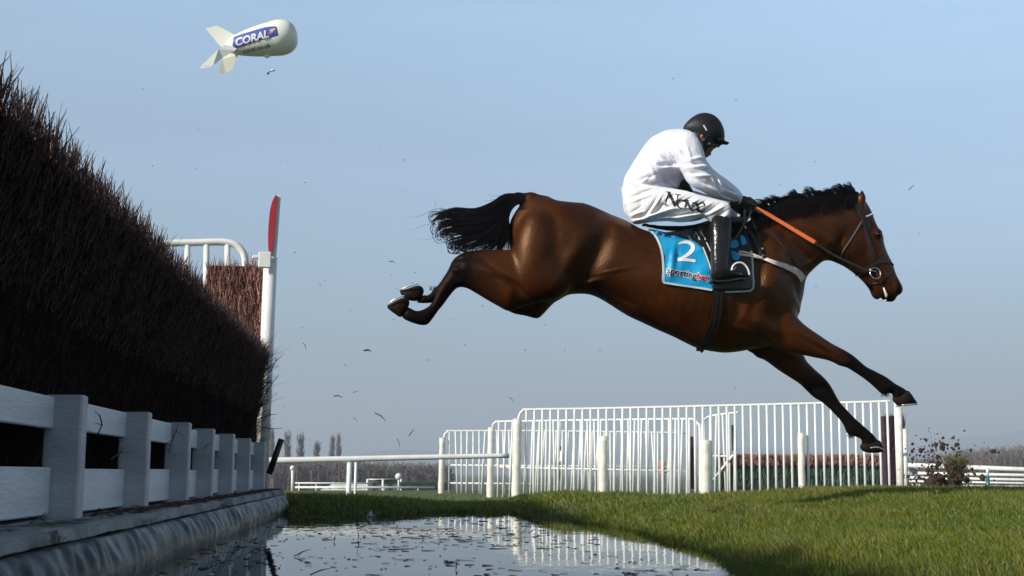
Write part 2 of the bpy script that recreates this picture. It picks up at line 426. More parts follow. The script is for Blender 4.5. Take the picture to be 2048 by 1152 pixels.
def strap(name, pts, wpx, tree, Y0, off, m, parent, sub=5, thk=0.003, closed=False, dflt=None, smoothy=2, Kpx=350.0):
    p = spline(pts, False, sub) if len(pts) > 2 else np.array([np.array(pts[0])*(1-t)+np.array(pts[1])*t for t in np.linspace(0, 1, 12)])
    wv = np.interp(np.linspace(0, 1, len(p)), np.linspace(0, 1, len(np.atleast_1d(wpx))), np.atleast_1d(wpx)) if np.size(wpx) > 1 else np.full(len(p), wpx)
    C = drape(tree, p, Y0, off, dflt) if tree is not None else np.array([P1(a, b, Y0-off) for a, b in p])
    for _ in range(smoothy):
        C[1:-1, 1] = (C[:-2, 1]+C[2:, 1]+2*C[1:-1, 1])/4
    t = np.gradient(C, axis=0); t /= np.linalg.norm(t, axis=1)[:, None]
    nrm = np.cross(t, np.array([0, -1.0, 0])); nrm /= np.linalg.norm(nrm, axis=1)[:, None]
    b = np.cross(nrm, t); hw = wv/2/Kpx
    V = np.stack([C+nrm*hw[:, None], C-nrm*hw[:, None], C-nrm*hw[:, None]+np.array([0, thk, 0]), C+nrm*hw[:, None]+np.array([0, thk, 0])], 1).reshape(-1, 3)
    n = len(C); i = np.arange(n-1)[:, None]*4; j = np.arange(4)[None]; j2 = (j+1) % 4
    Q = np.stack([i+j, i+j2, i+4+j2, i+4+j], -1).reshape(-1, 4); Q = np.vstack([Q, [[3, 2, 1, 0]], [[n*4-4, n*4-3, n*4-2, n*4-1]]])
    return build(name, V, Q, m, parent)
def patch(name, pts, tree, Y0, off, m, parent, step=4.0, wr=None, thk=0.004, sub=4, dflt=None, yfun=None):
    o = spline(pts, True, sub)
    # resample outline
    L = np.r_[0, np.cumsum(np.linalg.norm(np.diff(np.vstack([o, o[:1]]), axis=0), axis=1))]; n = int(L[-1]/step)
    oo = np.vstack([o, o[:1]]); tt = np.linspace(0, L[-1], n, endpoint=False)
    o = np.stack([np.interp(tt, L, oo[:, 0]), np.interp(tt, L, oo[:, 1])], 1)
    gx, gy = np.meshgrid(np.arange(o[:, 0].min(), o[:, 0].max(), step), np.arange(o[:, 1].min(), o[:, 1].max(), step), indexing='ij')
    sd = poly_sd(o, gx, gy); g = np.stack([gx[sd > step*0.5], gy[sd > step*0.5]], 1)
    pts2 = np.vstack([o, g]); ed = [(i, (i+1) % n) for i in range(n)]
    r = delaunay_2d_cdt([Vector(p) for p in pts2.tolist()], ed, [], 1, 1e-4)
    pv = np.array([(v.x, v.y) for v in r[0]]); T = np.array([f for f in r[2] if len(f) == 3])
    ys = []
    for a, b in pv:
        if yfun is not None: ys.append(yfun(a, b)); continue
        h_, _ = hit(tree, a, b, Y0); ys.append(np.nan if h_ is None else h_[1])
    ys = np.array(ys, float); bad = np.isnan(ys)
    if bad.any():
        good = np.where(~bad)[0]
        for i in np.where(bad)[0]:
            ys[i] = dflt if dflt is not None else ys[good[np.argmin(((pv[good]-pv[i])**2).sum(1))]]
    yv = ys-off
    if wr is not None: yv = yv-wr(pv[:, 0], pv[:, 1])
    A = P(pv[:, 0], pv[:, 1], yv); B = A+np.array([0, thk, 0]); k = len(A)
    # orientation
    a, b, c = A[T[0][0]], A[T[0][1]], A[T[0][2]]
    if np.cross(b-a, c-a)[1] > 0: T = T[:, ::-1]
    # boundary edges
    cnt = {}
    for t_ in T:
        for q in range(3):
            e_ = (int(t_[q]), int(t_[(q+1) % 3])); cnt[e_] = 1
    bd = [e_ for e_ in cnt if (e_[1], e_[0]) not in cnt]
    Q = np.array([[b_, a_, a_+k, b_+k] for a_, b_ in bd])
    return build(name, np.vstack([A, B]), [np.vstack([T, T[:, ::-1]+k]), Q], m, parent, True)
def textmesh(body, shear=0.0, bold=0.0, size=1.0, extrude=0.0):
    cu_ = bpy.data.curves.new('txt', 'FONT'); cu_.body = body; cu_.size = size; cu_.shear = shear; cu_.offset = bold; cu_.align_x = 'CENTER'; cu_.align_y = 'CENTER'
    cu_.resolution_u = 4
    ob = bpy.data.objects.new('txt', cu_); col.objects.link(ob); dg = bpy.context.evaluated_depsgraph_get(); dg.update()
    me = bpy.data.meshes.new_from_object(ob.evaluated_get(dg)); bm = bmesh.new(); bm.from_mesh(me)
    bmesh.ops.triangulate(bm, faces=bm.faces)
    for _ in range(2):
        es = [e_ for e_ in bm.edges if e_.calc_length() > 0.18*size]
        if es: bmesh.ops.subdivide_edges(bm, edges=es, cuts=1); bmesh.ops.triangulate(bm, faces=bm.faces)
    V = np.array([v.co[:2] for v in bm.verts]); bm.verts.index_update(); T = np.array([[v.index for v in f.verts] for f in bm.faces])
    bm.free(); bpy.data.objects.remove(ob); bpy.data.meshes.remove(me); return V, T
def decal(name, V2, T, cx, cy, w, ang, tree, Y0, off, m, parent, hgt=None, dflt=None):
    """2D text coords (y up) scaled to pixel width w, rotated by ang, draped"""
    V2 = V2-np.array([(V2[:, 0].min()+V2[:, 0].max())/2, (V2[:, 1].min()+V2[:, 1].max())/2])
    s = w/(V2[:, 0].max()-V2[:, 0].min()); sy = s if hgt is None else hgt/(V2[:, 1].max()-V2[:, 1].min())
    a = R(ang); x = V2[:, 0]*s; y = -V2[:, 1]*sy
    px = cx+x*math.cos(a)-y*math.sin(a); py = cy+x*math.sin(a)+y*math.cos(a)
    C = drape(tree, np.stack([px, py], 1), Y0, off, dflt)
    t = T[0]; 
    if np.cross(C[t[1]]-C[t[0]], C[t[2]]-C[t[0]])[1] > 0: T = T[:, ::-1]
    return build(name, C, T, m, parent)
def strokes(lst, n=8):
    """lst of (points, widths) 2D -> V2,T"""
    V = []; T = []; k = 0
    for pts, wd in lst:
        p = spline(pts, False, n) if len(pts) > 2 else np.array([np.array(pts[0])*(1-t)+np.array(pts[1])*t for t in np.linspace(0, 1, 5)])
        w = np.interp(np.linspace(0, 1, len(p)), np.linspace(0, 1, len(wd)), wd)
        t = np.gradient(p, axis=0); t /= np.linalg.norm(t, axis=1)[:, None]+1e-9; nn = np.stack([-t[:, 1], t[:, 0]], 1)
        V += (p+nn*w[:, None]/2).tolist()+(p-nn*w[:, None]/2).tolist(); m_ = len(p)
        for i in range(m_-1): T += [[k+i, k+m_+i, k+m_+i+1], [k+i, k+m_+i+1, k+i+1]]
        k += 2*m_
    return np.array(V), np.array(T)
def fbm(x, y, z, sc): return noise.fractal(Vector((x*sc, y*sc, z*sc)), 1.0, 2.0, 4)
def ribbon_hair(paths, widths, taper=True):
    """paths list of (n,3); camera independent flat strands with two crossed blades"""
    M = MB()
    for p, w in zip(paths, widths):
        n = len(p); r = np.linspace(1, 0.15, n)*w if taper else np.full(n, w)
        M.tube(p, r, 3, False)
    return M
# ------------------------------------------------------------------ material set
M = {}
M['white'] = mat('white paint', (0.80, 0.80, 0.76), (0.70, 0.70, 0.64), 0.38, 3.0, 0.05, 30)
M['white_shaded'] = mat('shaded white paint', (0.50, 0.51, 0.53), (0.36, 0.37, 0.39), 0.5, 6.0, 0.45, 30, lo=0.3, hi=0.75, aniso=(1, 1, 2), fleck=(9, 0.665, (0.08, 0.07, 0.06)))  # post paint, flecked; darker than the boards to put shade into the colour
M['white_board'] = mat('white board paint', (0.74, 0.76, 0.78), (0.56, 0.58, 0.60), 0.5, 6.0, 0.45, 30, lo=0.3, hi=0.75, aniso=(1, 0.4, 2), fleck=(9, 0.665, (0.10, 0.09, 0.075)))  # same paint, lighter copy: brighter sky light on boards put into the colour
M['white_post'] = mat('scuffed white post', (0.78, 0.77, 0.68), (0.62, 0.60, 0.50), 0.45, 5.0, 0.5, 14)
M['kerb'] = mat('weathered kerb plank', (0.34, 0.34, 0.34), (0.15, 0.15, 0.14), 0.8, 9.0, 0.9, 30, aniso=(1, 0.3, 1), fleck=(5, 0.56, (0.05, 0.042, 0.034)))
M['liner'] = mat('pond liner', (0.020, 0.024, 0.030), (0.010, 0.012, 0.015), 0.42, 6.0, 0.9, 16, aniso=(1, 0.8, 1), rvar=0.10, spec=0.33, attrmix=[('pale_band', (0.10, 0.085, 0.055)), ('dark_band', (0.012, 0.011, 0.007))])
M['mud'] = mat('dark mud', (0.045, 0.034, 0.024), (0.02, 0.015, 0.011), 0.8, 20, 0.6, 60)
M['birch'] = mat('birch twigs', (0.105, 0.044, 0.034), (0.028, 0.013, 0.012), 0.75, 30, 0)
M['birch_dark'] = mat('shaded birch twigs', (0.042, 0.020, 0.018), (0.014, 0.008, 0.008), 0.85, 30, 0, spec=0.2)  # front twigs darker than the tips: shade of the hedge face in the colour
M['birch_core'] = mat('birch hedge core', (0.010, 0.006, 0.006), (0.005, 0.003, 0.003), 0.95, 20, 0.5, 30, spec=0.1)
M['birch_light'] = mat('cut birch', (0.42, 0.20, 0.15), (0.12, 0.05, 0.04), 0.75, 40, 0)
M['red'] = mat('red paint', (0.42, 0.015, 0.02), (0.34, 0.012, 0.018), 0.4)
M['black'] = mat('black paint', (0.015, 0.014, 0.016), (0.01, 0.01, 0.011), 0.45)
M['teal'] = mat('teal paint', (0.01, 0.16, 0.17), (0.008, 0.12, 0.13), 0.4)
M['maroon'] = mat('maroon brush', (0.06, 0.014, 0.035), (0.028, 0.010, 0.035), 0.8, 12, 0.6, 20, aniso=(1, 1, 0.05), lo=0.45, hi=0.55)
M['orange_brush'] = mat('orange brush', (0.38, 0.18, 0.12), (0.17, 0.07, 0.06), 0.8, 14, 0.6, 24)
M['green_brush'] = mat('green brush', (0.06, 0.14, 0.08), (0.04, 0.08, 0.07), 0.85, 14, 0.6, 24)
M['soil_grass'] = mat('turf ground', (0.028, 0.05, 0.010), (0.06, 0.075, 0.02), 0.9, 2.0, 0.6, 30, attrmix=[('mud', (0.022, 0.018, 0.012))])
M['far_grass'] = mat('far grass', (0.06, 0.12, 0.022), (0.09, 0.15, 0.035), 0.9, 0.05)

# ------------------------------------------------------------------ the ground, one sheet
PX0, PX1, PY0, PY1 = -1.02, 1.45, 0.3, 12.3       # pool edges
def ss(a, b, x):
    t = np.clip((x-a)/(b-a), 0, 1); return t*t*(3-2*t)
def edge_x(y):      # right edge of the pool, a little uneven
    return 1.38+0.07*np.sin(y*0.9+0.5)+0.04*np.sin(y*2.3)-0.20*ss(6.5, 3.6, y)-0.25*ss(10.6, 12.6, y)
def gz(x, y):
    x = np.asarray(x, float); y = np.asarray(y, float)
    course = -0.58-2.7*ss(66, 170, y)-0.3*ss(-8, -60, x)
    land = 0.10+0.15*ss(1.9, 3.6, x)*ss(3.0, 7.0, y)+0.04*ss(3.0, 1.6, x)+0.010*np.sin(x*1.7+1)*np.sin(y*0.8)   # landing side turf
    ex = edge_x(y)
    k = ss(0.0, 0.85, x-ex)                         # bank up from the water on the right
    near = -0.05+(land+0.05)*k
    # far bank of the pool
    fb = ss(12.3, 13.5, y)
    bank = 0.02+0.09*ss(0.9, -0.6, x)
    left = np.where(x < ex+0.3, -0.05+(bank+0.05)*fb, near)
    z = np.where(x < ex+0.3, np.maximum(left, near*(1-fb)+(-0.05+(bank+0.05)*fb)*fb), near)
    # fall away to the course behind
    crest_far = 13.8-5.0*ss(1.8, 3.4, x)
    fall = ss(0, 15, y-crest_far)
    z = z*(1-fall)+course*fall
    # left of the pool, below the fence
    lt = ss(-1.0, -1.12, x)*(1-fall)
    z = z*(1-lt)+0.10*lt
    # pool basin
    inp = (x > PX0) & (x < ex-0.02) & (y < 12.3)
    z = np.where(inp, -0.12, z)
    return z
xs = np.unique(np.concatenate([-np.geomspace(4, 4000, 26)[::-1], np.arange(-4, 9, 0.1), np.geomspace(9, 4000, 30)]))
ys = np.unique(np.concatenate([[-4000, -1000, -300, -100, -30, -10, -5, -2], np.arange(0, 34, 0.12), np.geomspace(34, 5000, 64)]))
X, Y = np.meshgrid(xs, ys, indexing='ij'); Z = gz(X, Y)
V = np.stack([X, Y, Z], -1).reshape(-1, 3); ny = len(ys)
i = np.arange(len(xs)-1)[:, None]*ny; j = np.arange(ny-1)[None]
Q = np.stack([i+j, i+ny+j, i+ny+j+1, i+j+1], -1).reshape(-1, 4)
g = build('ground', V, Q, M['soil_grass'], None, True, loc=(0, 0, 0)); tag(g, kind='structure')
mud_ = ((V[:, 1] < 16)*1.0)*ss(0.07, 0.02, V[:, 2]); attr(g, 'mud', mud_)
# hills far off
def hill(name, cx, cy, wx, wy, hgt, m, seed, n=48):
    a = np.linspace(-1, 1, n); Xh, Yh = np.meshgrid(a, a, indexing='ij')
    Zh = np.clip(1-np.sqrt(Xh**2+Yh**2), 0, 1); Zh = Zh*Zh*(3-2*Zh)
    Zn = np.array([fbm(u*1.0+seed, v*1.0, seed, 2.0) for u, v in zip(Xh.ravel(), Yh.ravel())]).reshape(Xh.shape)
    Zh = Zh*hgt*(1+0.35*Zn)-3.5
    Vh = np.stack([cx+Xh*wx, cy+Yh*wy, Zh], -1).reshape(-1, 3); i = np.arange(n-1)[:, None]*n; j = np.arange(n-1)[None]
    o = build(name, Vh, np.stack([i+j, i+n+j, i+n+j+1, i+j+1], -1).reshape(-1, 4), m, None, True); tag(o, kind='structure'); return o
M['hill'] = mat('hillside', (0.05, 0.07, 0.04), (0.09, 0.085, 0.06), 0.95, 0.02)
for px_, hh_, ww_, sd_h in ((2230, 190, 900, 3), (1500, 66, 1200, 5), (820, 60, 720, 8), (450, 52, 700, 9)):
    c_ = P1(px_, 945, 3500); hill('hills', c_[0], 3500, ww_, 700, hh_, M['hill'], sd_h)

# ------------------------------------------------------------------ water
wm = bpy.data.materials.new('pool water'); wm.use_nodes = True; t = wm.node_tree; b = t.nodes['Principled BSDF']
b.inputs['Base Color'].default_value = (0.012, 0.014, 0.015, 1); b.inputs['Roughness'].default_value = 0.015; b.inputs['IOR'].default_value = 1.36
b.inputs['Specular IOR Level'].default_value = 0.6
tcn = t.nodes.new('ShaderNodeTexCoord'); mpn = t.nodes.new('ShaderNodeMapping'); mpn.inputs['Scale'].default_value = (1, 0.6, 1)
n1 = t.nodes.new('ShaderNodeTexNoise'); n1.inputs['Scale'].default_value = 7; n1.inputs['Detail'].default_value = 4
bp = t.nodes.new('ShaderNodeBump'); bp.inputs['Strength'].default_value = 0.045; bp.inputs['Distance'].default_value = 0.02
t.links.new(tcn.outputs['Object'], mpn.inputs[0]); t.links.new(mpn.outputs[0], n1.inputs['Vector']); t.links.new(n1.outputs[0], bp.inputs['Height']); t.links.new(bp.outputs[0], b.inputs['Normal'])
yy = np.arange(-1.0, 12.9, 0.3); VV = []
for y_ in yy: VV += [[-1.10, y_, 0], [1.75, y_, 0]]
QQ = [[2*i, 2*i+1, 2*i+3, 2*i+2] for i in range(len(yy)-1)]
tag(build('water', VV, np.array(QQ), wm, None), kind='structure')

# ------------------------------------------------------------------ take-off side: kerb plank, liner, boards
kb = MB(); n = 500; ky = np.linspace(-0.5, 13.7, n)
prof0 = np.array([[-1.55, 0.05], [-1.55, 0.215], [-1.06, 0.22], [-1.04, 0.212], [-1.035, 0.175], [-1.06, 0.165]])
VV = []
for y_ in ky:
    w = 0.008*noise.noise(Vector((y_*2.1, 3, 1)))+0.006*noise.noise(Vector((y_*9, 1, 1)))+0.004*noise.noise(Vector((y_*31, 1, 1)))
    for q, (a, b_) in enumerate(prof0): VV.append([a+(w*1.5 if q > 1 else 0), y_, b_+(w if q > 1 else 0)])
m_ = len(prof0); i = np.arange(n-1)[:, None]*m_; j = np.arange(m_-1)[None]
kb.add(VV, np.stack([i+j, i+j+1, i+m_+j+1, i+m_+j], -1).reshape(-1, 4)); kb.add([VV[-m_+k] for k in range(m_)], [[0, 1, 2, 3], [0, 3, 4, 5]])
tag(kb.build('kerb_plank', M['kerb'], None), 'long weathered grey plank capping the pool edge below the white posts', 'kerb')
n = 900; ly = np.linspace(-0.5, 13.85, n); pr = spline([(-1.05, 0.168), (-1.015, 0.165), (-0.985, 0.14), (-0.955, 0.09), (-0.945, 0.04), (-0.955, 0.0), (-0.99, -0.06)], False, 4)
m_ = len(pr); VV = np.zeros((n, m_, 3))
for a, y_ in enumerate(ly):
    big = noise.noise(Vector((y_*1.3, 0, 0)))*0.03
    for q, (px_, pz_) in enumerate(pr):
        s_ = q/(m_-1); diag = y_+s_*0.22
        w = abs(noise.noise(Vector((diag*6, s_*1.2, 2))))*0.030-0.008+noise.noise(Vector((diag*15, s_*2.5, 5)))*0.014+big
        env = math.sin(min(1, s_*1.15)*math.pi)
        VV[a, q] = [px_+w*env, y_, pz_+w*0.5*env]
i = np.arange(n-1)[:, None]*m_; j = np.arange(m_-1)[None]
lb = MB(); lb.add(VV.reshape(-1, 3), np.stack([i+j, i+m_+j, i+m_+j+1, i+j+1], -1).reshape(-1, 4))
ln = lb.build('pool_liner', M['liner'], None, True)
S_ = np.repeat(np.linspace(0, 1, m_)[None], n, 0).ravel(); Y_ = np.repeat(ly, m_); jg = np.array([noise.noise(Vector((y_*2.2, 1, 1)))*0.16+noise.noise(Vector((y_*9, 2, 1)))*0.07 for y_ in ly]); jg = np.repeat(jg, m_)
attr(ln, 'pale_band', 0.8*np.exp(-((S_-0.60-jg)/0.05)**2)); attr(ln, 'dark_band', ss(0.60, 0.68, S_-jg)*0.9)  # jagged pale band along the liner, darker colour below it
tag(ln, 'crinkled dark plastic liner rolled along the left edge of the water', 'liner')
# rope along the waterline
rp_ = [[-0.985+0.01*math.sin(y_*3)+0.01*noise.noise(Vector((y_, 9, 9))), y_, 0.006] for y_ in np.linspace(0.5, 12.6, 120)]
rb = MB(); rb.tube(rp_, 0.006, 5); M['rope'] = mat('pale rope', (0.30, 0.30, 0.27), None, 0.7)
tag(rb.build('rope', M['rope'], None, True), 'thin pale cord floating along the foot of the dark liner', 'rope')
# posts
PYS = [3.7, 5.18, 6.62, 8.0, 9.13, 10.35, 11.65, 13.1]
PT = 0.712
ordn = ['nearest white post of the low board fence partly out of frame at left', 'big near white post beside the widest dark gap of the board fence', 'second full white post from the left in the low board fence',
        'third full white post from the left in the low board fence', 'white post halfway along the low board fence with a twig across it', 'third white post from the far end of the low board fence',
        'last but one white post of the low board fence', 'farthest white post of the low board fence next to the black pole']
def wob(V, amp, sc): 
    V = np.array(V, float)
    for i_, v in enumerate(V): V[i_] += amp*np.array([noise.noise(Vector((v[0]*sc, v[1]*sc, v[2]*sc+k*7))) for k in range(3)])
    return V
for y_, lb_ in zip(PYS, ordn):
    mb = MB(); lean = random.uniform(-0.012, 0.012)
    mb.box((-1.275, y_+0.045, 0.215+PT/2-0.11), (0.15, 0.09, PT-0.215), rot=rotm('x', lean)@rotm('z', random.uniform(-0.04, 0.04)), bev=0.008)
    o = mb.build('fence_post', M['white_shaded'], None); tag(o, lb_, 'post', 'white posts of the low board fence')
# boards between posts
segs = [(0.6, 3.7)]+list(zip(PYS[:-1], PYS[1:]))
where = ['before the first post at the left edge', 'left of the big near post', 'between the big near post and the second full post', 'between the second and third full posts', 'right of the third full post', 'between the middle posts', 'between the third and second last posts', 'before the farthest post']
for si, (a, b_) in enumerate(segs):
    for nm, z0, z1, lab in (('upper', 0.572, 0.698, 'upper white board '), ('lower', 0.235, 0.422, 'lower white board ')):
        mb = MB(); dz = random.uniform(-0.006, 0.006)
        mb.box((-1.325, (a+b_)/2+0.045, (z0+z1)/2+dz), (0.03, b_-a-0.096, z1-z0), bev=0.005)
        tag(mb.build('fence_board', M['white_board'], None), lab+where[si], 'board', 'white boards of the low fence')

# ------------------------------------------------------------------ birch hedge
def twig_cloud(n, fp, Lr, wr, mat_, name, parent, dirf, seg=2, seed=1):
    rg = np.random.default_rng(seed); B = fp(rg, n); L = rg.uniform(*Lr, n); D = dirf(rg, n, B); D /= np.linalg.norm(D, axis=1)[:, None]
    side = np.cross(D, rg.normal(size=(n, 3))); side /= np.linalg.norm(side, axis=1)[:, None]; s2 = np.cross(D, side)
    w = rg.uniform(*wr, n)/2; bend = rg.normal(0, 0.12, (n, 3))*L[:, None]
    rows = []
    for q in range(seg+1):
        t_ = q/seg; c = B+D*(L*t_)[:, None]+bend*(t_*t_); ww = (w*(1-0.75*t_))[:, None]
        rows.append(np.stack([c+side*ww, c-side*ww*0.5+s2*ww*0.87, c-side*ww*0.5-s2*ww*0.87], 1))
    A = np.stack(rows, 1).reshape(n, -1, 3); k = (seg+1)*3
    base = np.arange(n)[:, None]*k; fs = []
    for q in range(seg):
        for a, b_ in ((0, 1), (1, 2), (2, 0)): fs.append(np.stack([base[:, 0]+q*3+a, base[:, 0]+q*3+b_, base[:, 0]+q*3+3+b_, base[:, 0]+q*3+3+a], 1))
    return build(name, A.reshape(-1, 3), np.vstack(fs), mat_, parent, False)
hd = empty('birch_hedge', (-1.7, 7, 0.1), 'long dark birch brush fence towering over the white board fence at left', 'hedge')
def face_x(z): return -1.40+0.20*np.clip((z-0.6)/1.0, 0, 1)**0.9
HT = 1.71
mb = MB(); zs_ = np.linspace(0.1, HT-0.09, 8); VV = []
for y_ in (0.5, 13.55):
    for z_ in zs_: VV.append([face_x(z_)-0.12, y_, z_])
    for z_ in zs_[::-1]: VV.append([-2.25+0.1*(z_/HT), y_, z_])
k = len(zs_)*2
mb.add(VV, [[i_, (i_+1) % k, (i_+1) % k+k, i_+k] for i_ in range(k)]+[[len(zs_)-1-i_, len(zs_)-2-i_, len(zs_)+1+i_, len(zs_)+i_] for i_ in range(len(zs_)-1)]+[[k+i_, k+i_+1, 2*k-2-i_, 2*k-1-i_] for i_ in range(len(zs_)-1)])
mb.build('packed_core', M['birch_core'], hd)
def hy(rg, n):       # more twigs close by
    u = rg.uniform(0, 1, n); return 1.0+12.6*u**0.8
def fp_face(rg, n):
    y = hy(rg, n); z = rg.uniform(0.35, HT-0.20, n); return np.stack([face_x(z)-0.12+rg.normal(0, 0.03, n), y, z], 1)
def df_face(rg, n, B): return np.stack([rg.normal(0.16, 0.12, n), rg.normal(0, 0.16, n), rg.uniform(0.7, 1.2, n)], 1)
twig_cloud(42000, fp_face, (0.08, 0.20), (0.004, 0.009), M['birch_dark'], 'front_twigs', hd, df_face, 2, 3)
def topz(x, y): return HT+0.05*np.sin(y*3.1)*np.cos(y*1.3)
def fp_top(rg, n):
    y = hy(rg, n); x = rg.uniform(-2.2, -1.24, n); cl = 0.10*np.array([noise.noise(Vector((a*4.0, b_*9.0, 0))) for a, b_ in zip(x, y)])+0.04*np.array([noise.noise(Vector((a*1.0, b_*2.0, 4))) for a, b_ in zip(x, y)])
    return np.stack([x, y, HT-0.12+cl*0.8+rg.normal(0, 0.02, n)+0.05*np.clip((5-y)/3, 0, 1)], 1)
def df_top(rg, n, B): return np.stack([rg.normal(0.05, 0.16, n), rg.normal(0, 0.22, n), np.ones(n)], 1)
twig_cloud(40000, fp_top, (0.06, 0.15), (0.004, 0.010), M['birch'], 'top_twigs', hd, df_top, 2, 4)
def fp_edge(rg, n):
    y = hy(rg, n); z = rg.uniform(1.0, HT-0.1, n); return np.stack([face_x(z)-0.05+rg.normal(0, 0.02, n), y, z], 1)
twig_cloud(6000, fp_edge, (0.05, 0.13), (0.003, 0.006), M['birch'], 'edge_twigs', hd, lambda rg, n, B: np.stack([rg.normal(0.25, 0.18, n), rg.normal(0.0, 0.25, n), rg.uniform(0.5, 1.2, n)], 1), 2, 5)
def fp_end(rg, n):
    z = rg.uniform(0.5, HT-0.05, n); return np.stack([rg.uniform(-2.2, -1.28, n)*0.5+face_x(z)*0.5-0.03, 13.5+0*z, z], 1)
twig_cloud(5000, fp_end, (0.10, 0.30), (0.004, 0.010), M['birch'], 'end_twigs', hd, lambda rg, n, B: np.stack([rg.normal(0.20, 0.25, n), rg.uniform(0.0, 0.6, n), rg.uniform(0.1, 1.2, n)], 1), 3, 6)
# tall cut birch wing
wb = empty('birch_wing', P1(478, 945, 14.2)*[1, 1, 0], 'block of lit reddish cut birch standing behind the far end of the dark hedge', 'hedge')
a0 = P1(413, 523, 14.2); a1 = P1(538, 523, 14.2)
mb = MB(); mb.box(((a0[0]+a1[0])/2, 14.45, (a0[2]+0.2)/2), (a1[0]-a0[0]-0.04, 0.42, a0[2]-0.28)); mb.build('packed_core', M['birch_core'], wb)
def fp_w(rg, n): return np.stack([rg.uniform(a0[0]+0.01, a1[0]-0.01, n), rg.normal(14.25, 0.04, n), rg.uniform(0.5, a0[2]-0.16, n)], 1)
twig_cloud(7000, fp_w, (0.10, 0.26), (0.008, 0.020), M['birch_light'], 'cut_twigs', wb, lambda rg, n, B: np.stack([rg.normal(0, 0.12, n), rg.normal(-0.05, 0.1, n), np.ones(n)], 1), 1, 7)
# white upright and marker board
up = MB(); q0 = P1(541, 508, 14.0); q1 = P1(531, 700, 14.0)
up.tube([P1(528, 760, 14.05)*[1, 1, 0]+[0, 0, 0.1], P1(541, 515, 14.05)], 0.075, 10)
o = up.build('marker_post', M['white'], None, True); tag(o, 'thick white upright at the hedge end below the red marker board', 'post')
mk = empty('marker_board', P1(543, 505, 13.98), 'tall narrow red and white marker board leaning above the hedge end', 'marker')
def slab(poly, Yc, thk, sub=3):
    p = spline(poly, True, sub); A = P(p[:, 0], p[:, 1], np.full(len(p), Yc)); B = A+np.array([0, thk, 0]); n_ = len(p)
    r = delaunay_2d_cdt([Vector((a[0], a[2])) for a in A.tolist()], [(i_, (i_+1) % n_) for i_ in range(n_)], [], 1, 1e-6); T = np.array([f for f in r[2] if len(f) == 3])
    if len(r[0]) != n_: A = np.array([[v.x, Yc, v.y] for v in r[0]]); B = A+np.array([0, thk, 0]); 
    k_ = len(A); a, b_, c = A[T[0][0]], A[T[0][1]], A[T[0][2]]
    if np.cross(b_-a, c-a)[1] > 0: T = T[:, ::-1]
    Qs = [[(i_+1) % n_, i_, i_+k_, (i_+1) % n_+k_] for i_ in range(n_)]
    return MB().add(np.vstack([A, B]), Qs, np.vstack([T, T[:, ::-1]+k_]))
slab([(548, 392), (561, 392), (561, 398), (553, 505), (550, 520), (541, 520), (544, 480), (547, 430)], 13.97, 0.03, 2).build('white_face', M['white'], mk)
slab([(549, 393), (554, 393), (551, 430), (547, 480), (543, 508), (538, 506), (536, 485), (537, 450), (541, 415)], 13.93, 0.05, 3).build('red_face', M['red'], mk)
mb = MB(); mb.box(P1(530, 520, 13.9), (0.14, 0.06, 0.18), bev=0.01); mb.box(P1(514, 514, 13.9), (0.10, 0.05, 0.04), bev=0.006); mb.build('bracket', M['white'], mk)
# hooped rail behind
hr = empty('hoop_rail', P1(430, 700, 15.5), 'white tubular rail with rounded corner rising behind the dark hedge', 'railing')
mb = MB(); mb.tube(np.array([P1(a, b_, 15.5) for a, b_ in spline([(300, 489), (350, 486), (400, 485), (440, 484), (465, 487), (480, 497), (489, 512), (492, 540)], False, 4)]), 0.045, 10); mb.build('top_rail', M['white'], hr, True)
for x_ in (375, 413, 455):
    mb = MB(); mb.tube([P1(x_, 488, 15.5), P1(x_-2, 760, 15.5)], 0.036, 8); mb.build('upright', M['white'], hr, True)
# black leaning pole
mb = MB(); mb.tube([P1(538, 948, 13.4), P1(563, 878, 13.4)], 0.032, 10)
tag(mb.build('pole', M['black'], None, True), 'short black pole leaning right at the far end of the board fence', 'pole')
# ------------------------------------------------------------------ horse
YH = 7.15
lp = lambda a, b, x0, x1: (lambda px, py: a+(b-a)*np.clip((px-x0)/(x1-x0), 0, 1))
fl = Field([P1(765, 500, YH)[0], YH-0.42, P1(1700, 915, YH)[2]], [P1(1842, 500, YH+0.2)[0], YH+0.42, P1(1720, 365, YH)[2]+0.05], 0.0085)
TORSO = [(1058, 392), (1083, 396), (1100, 398), (1120, 404), (1160, 407), (1180, 413), (1210, 426), (1250, 444), (1270, 455), (1293, 464), (1330, 474), (1380, 478), (1430, 474), (1480, 462), (1510, 450), (1560, 455), (1590, 500),
         (1602, 560), (1598, 600), (1597, 620), (1590, 640), (1575, 670), (1545, 690), (1500, 699), (1470, 704), (1450, 705), (1430, 703), (1400, 697), (1380, 688), (1350, 673), (1320, 660), (1290, 646), (1256, 630), (1225, 610), (1200, 595), (1180, 588),
         (1160, 587), (1135, 590), (1110, 603), (1075, 600), (1045, 575), (1026, 530), (1021, 500), (1019, 470), (1020, 445), (1033, 420), (1048, 403)]
fl.poly(TORSO, 0.0, 0.86, 0.03, YH)
NECK = [(1470, 470), (1505, 437), (1530, 418), (1560, 404), (1600, 396), (1650, 390), (1700, 387), (1722, 395), (1738, 430), (1735, 470), (1705, 505), (1663, 519), (1650, 521), (1640, 527), (1625, 540), (1611, 555), (1603, 572), (1598, 600), (1560, 625), (1500, 610), (1470, 540)]
fl.poly(NECK, 0.0, 0.62, 0.05, YH)
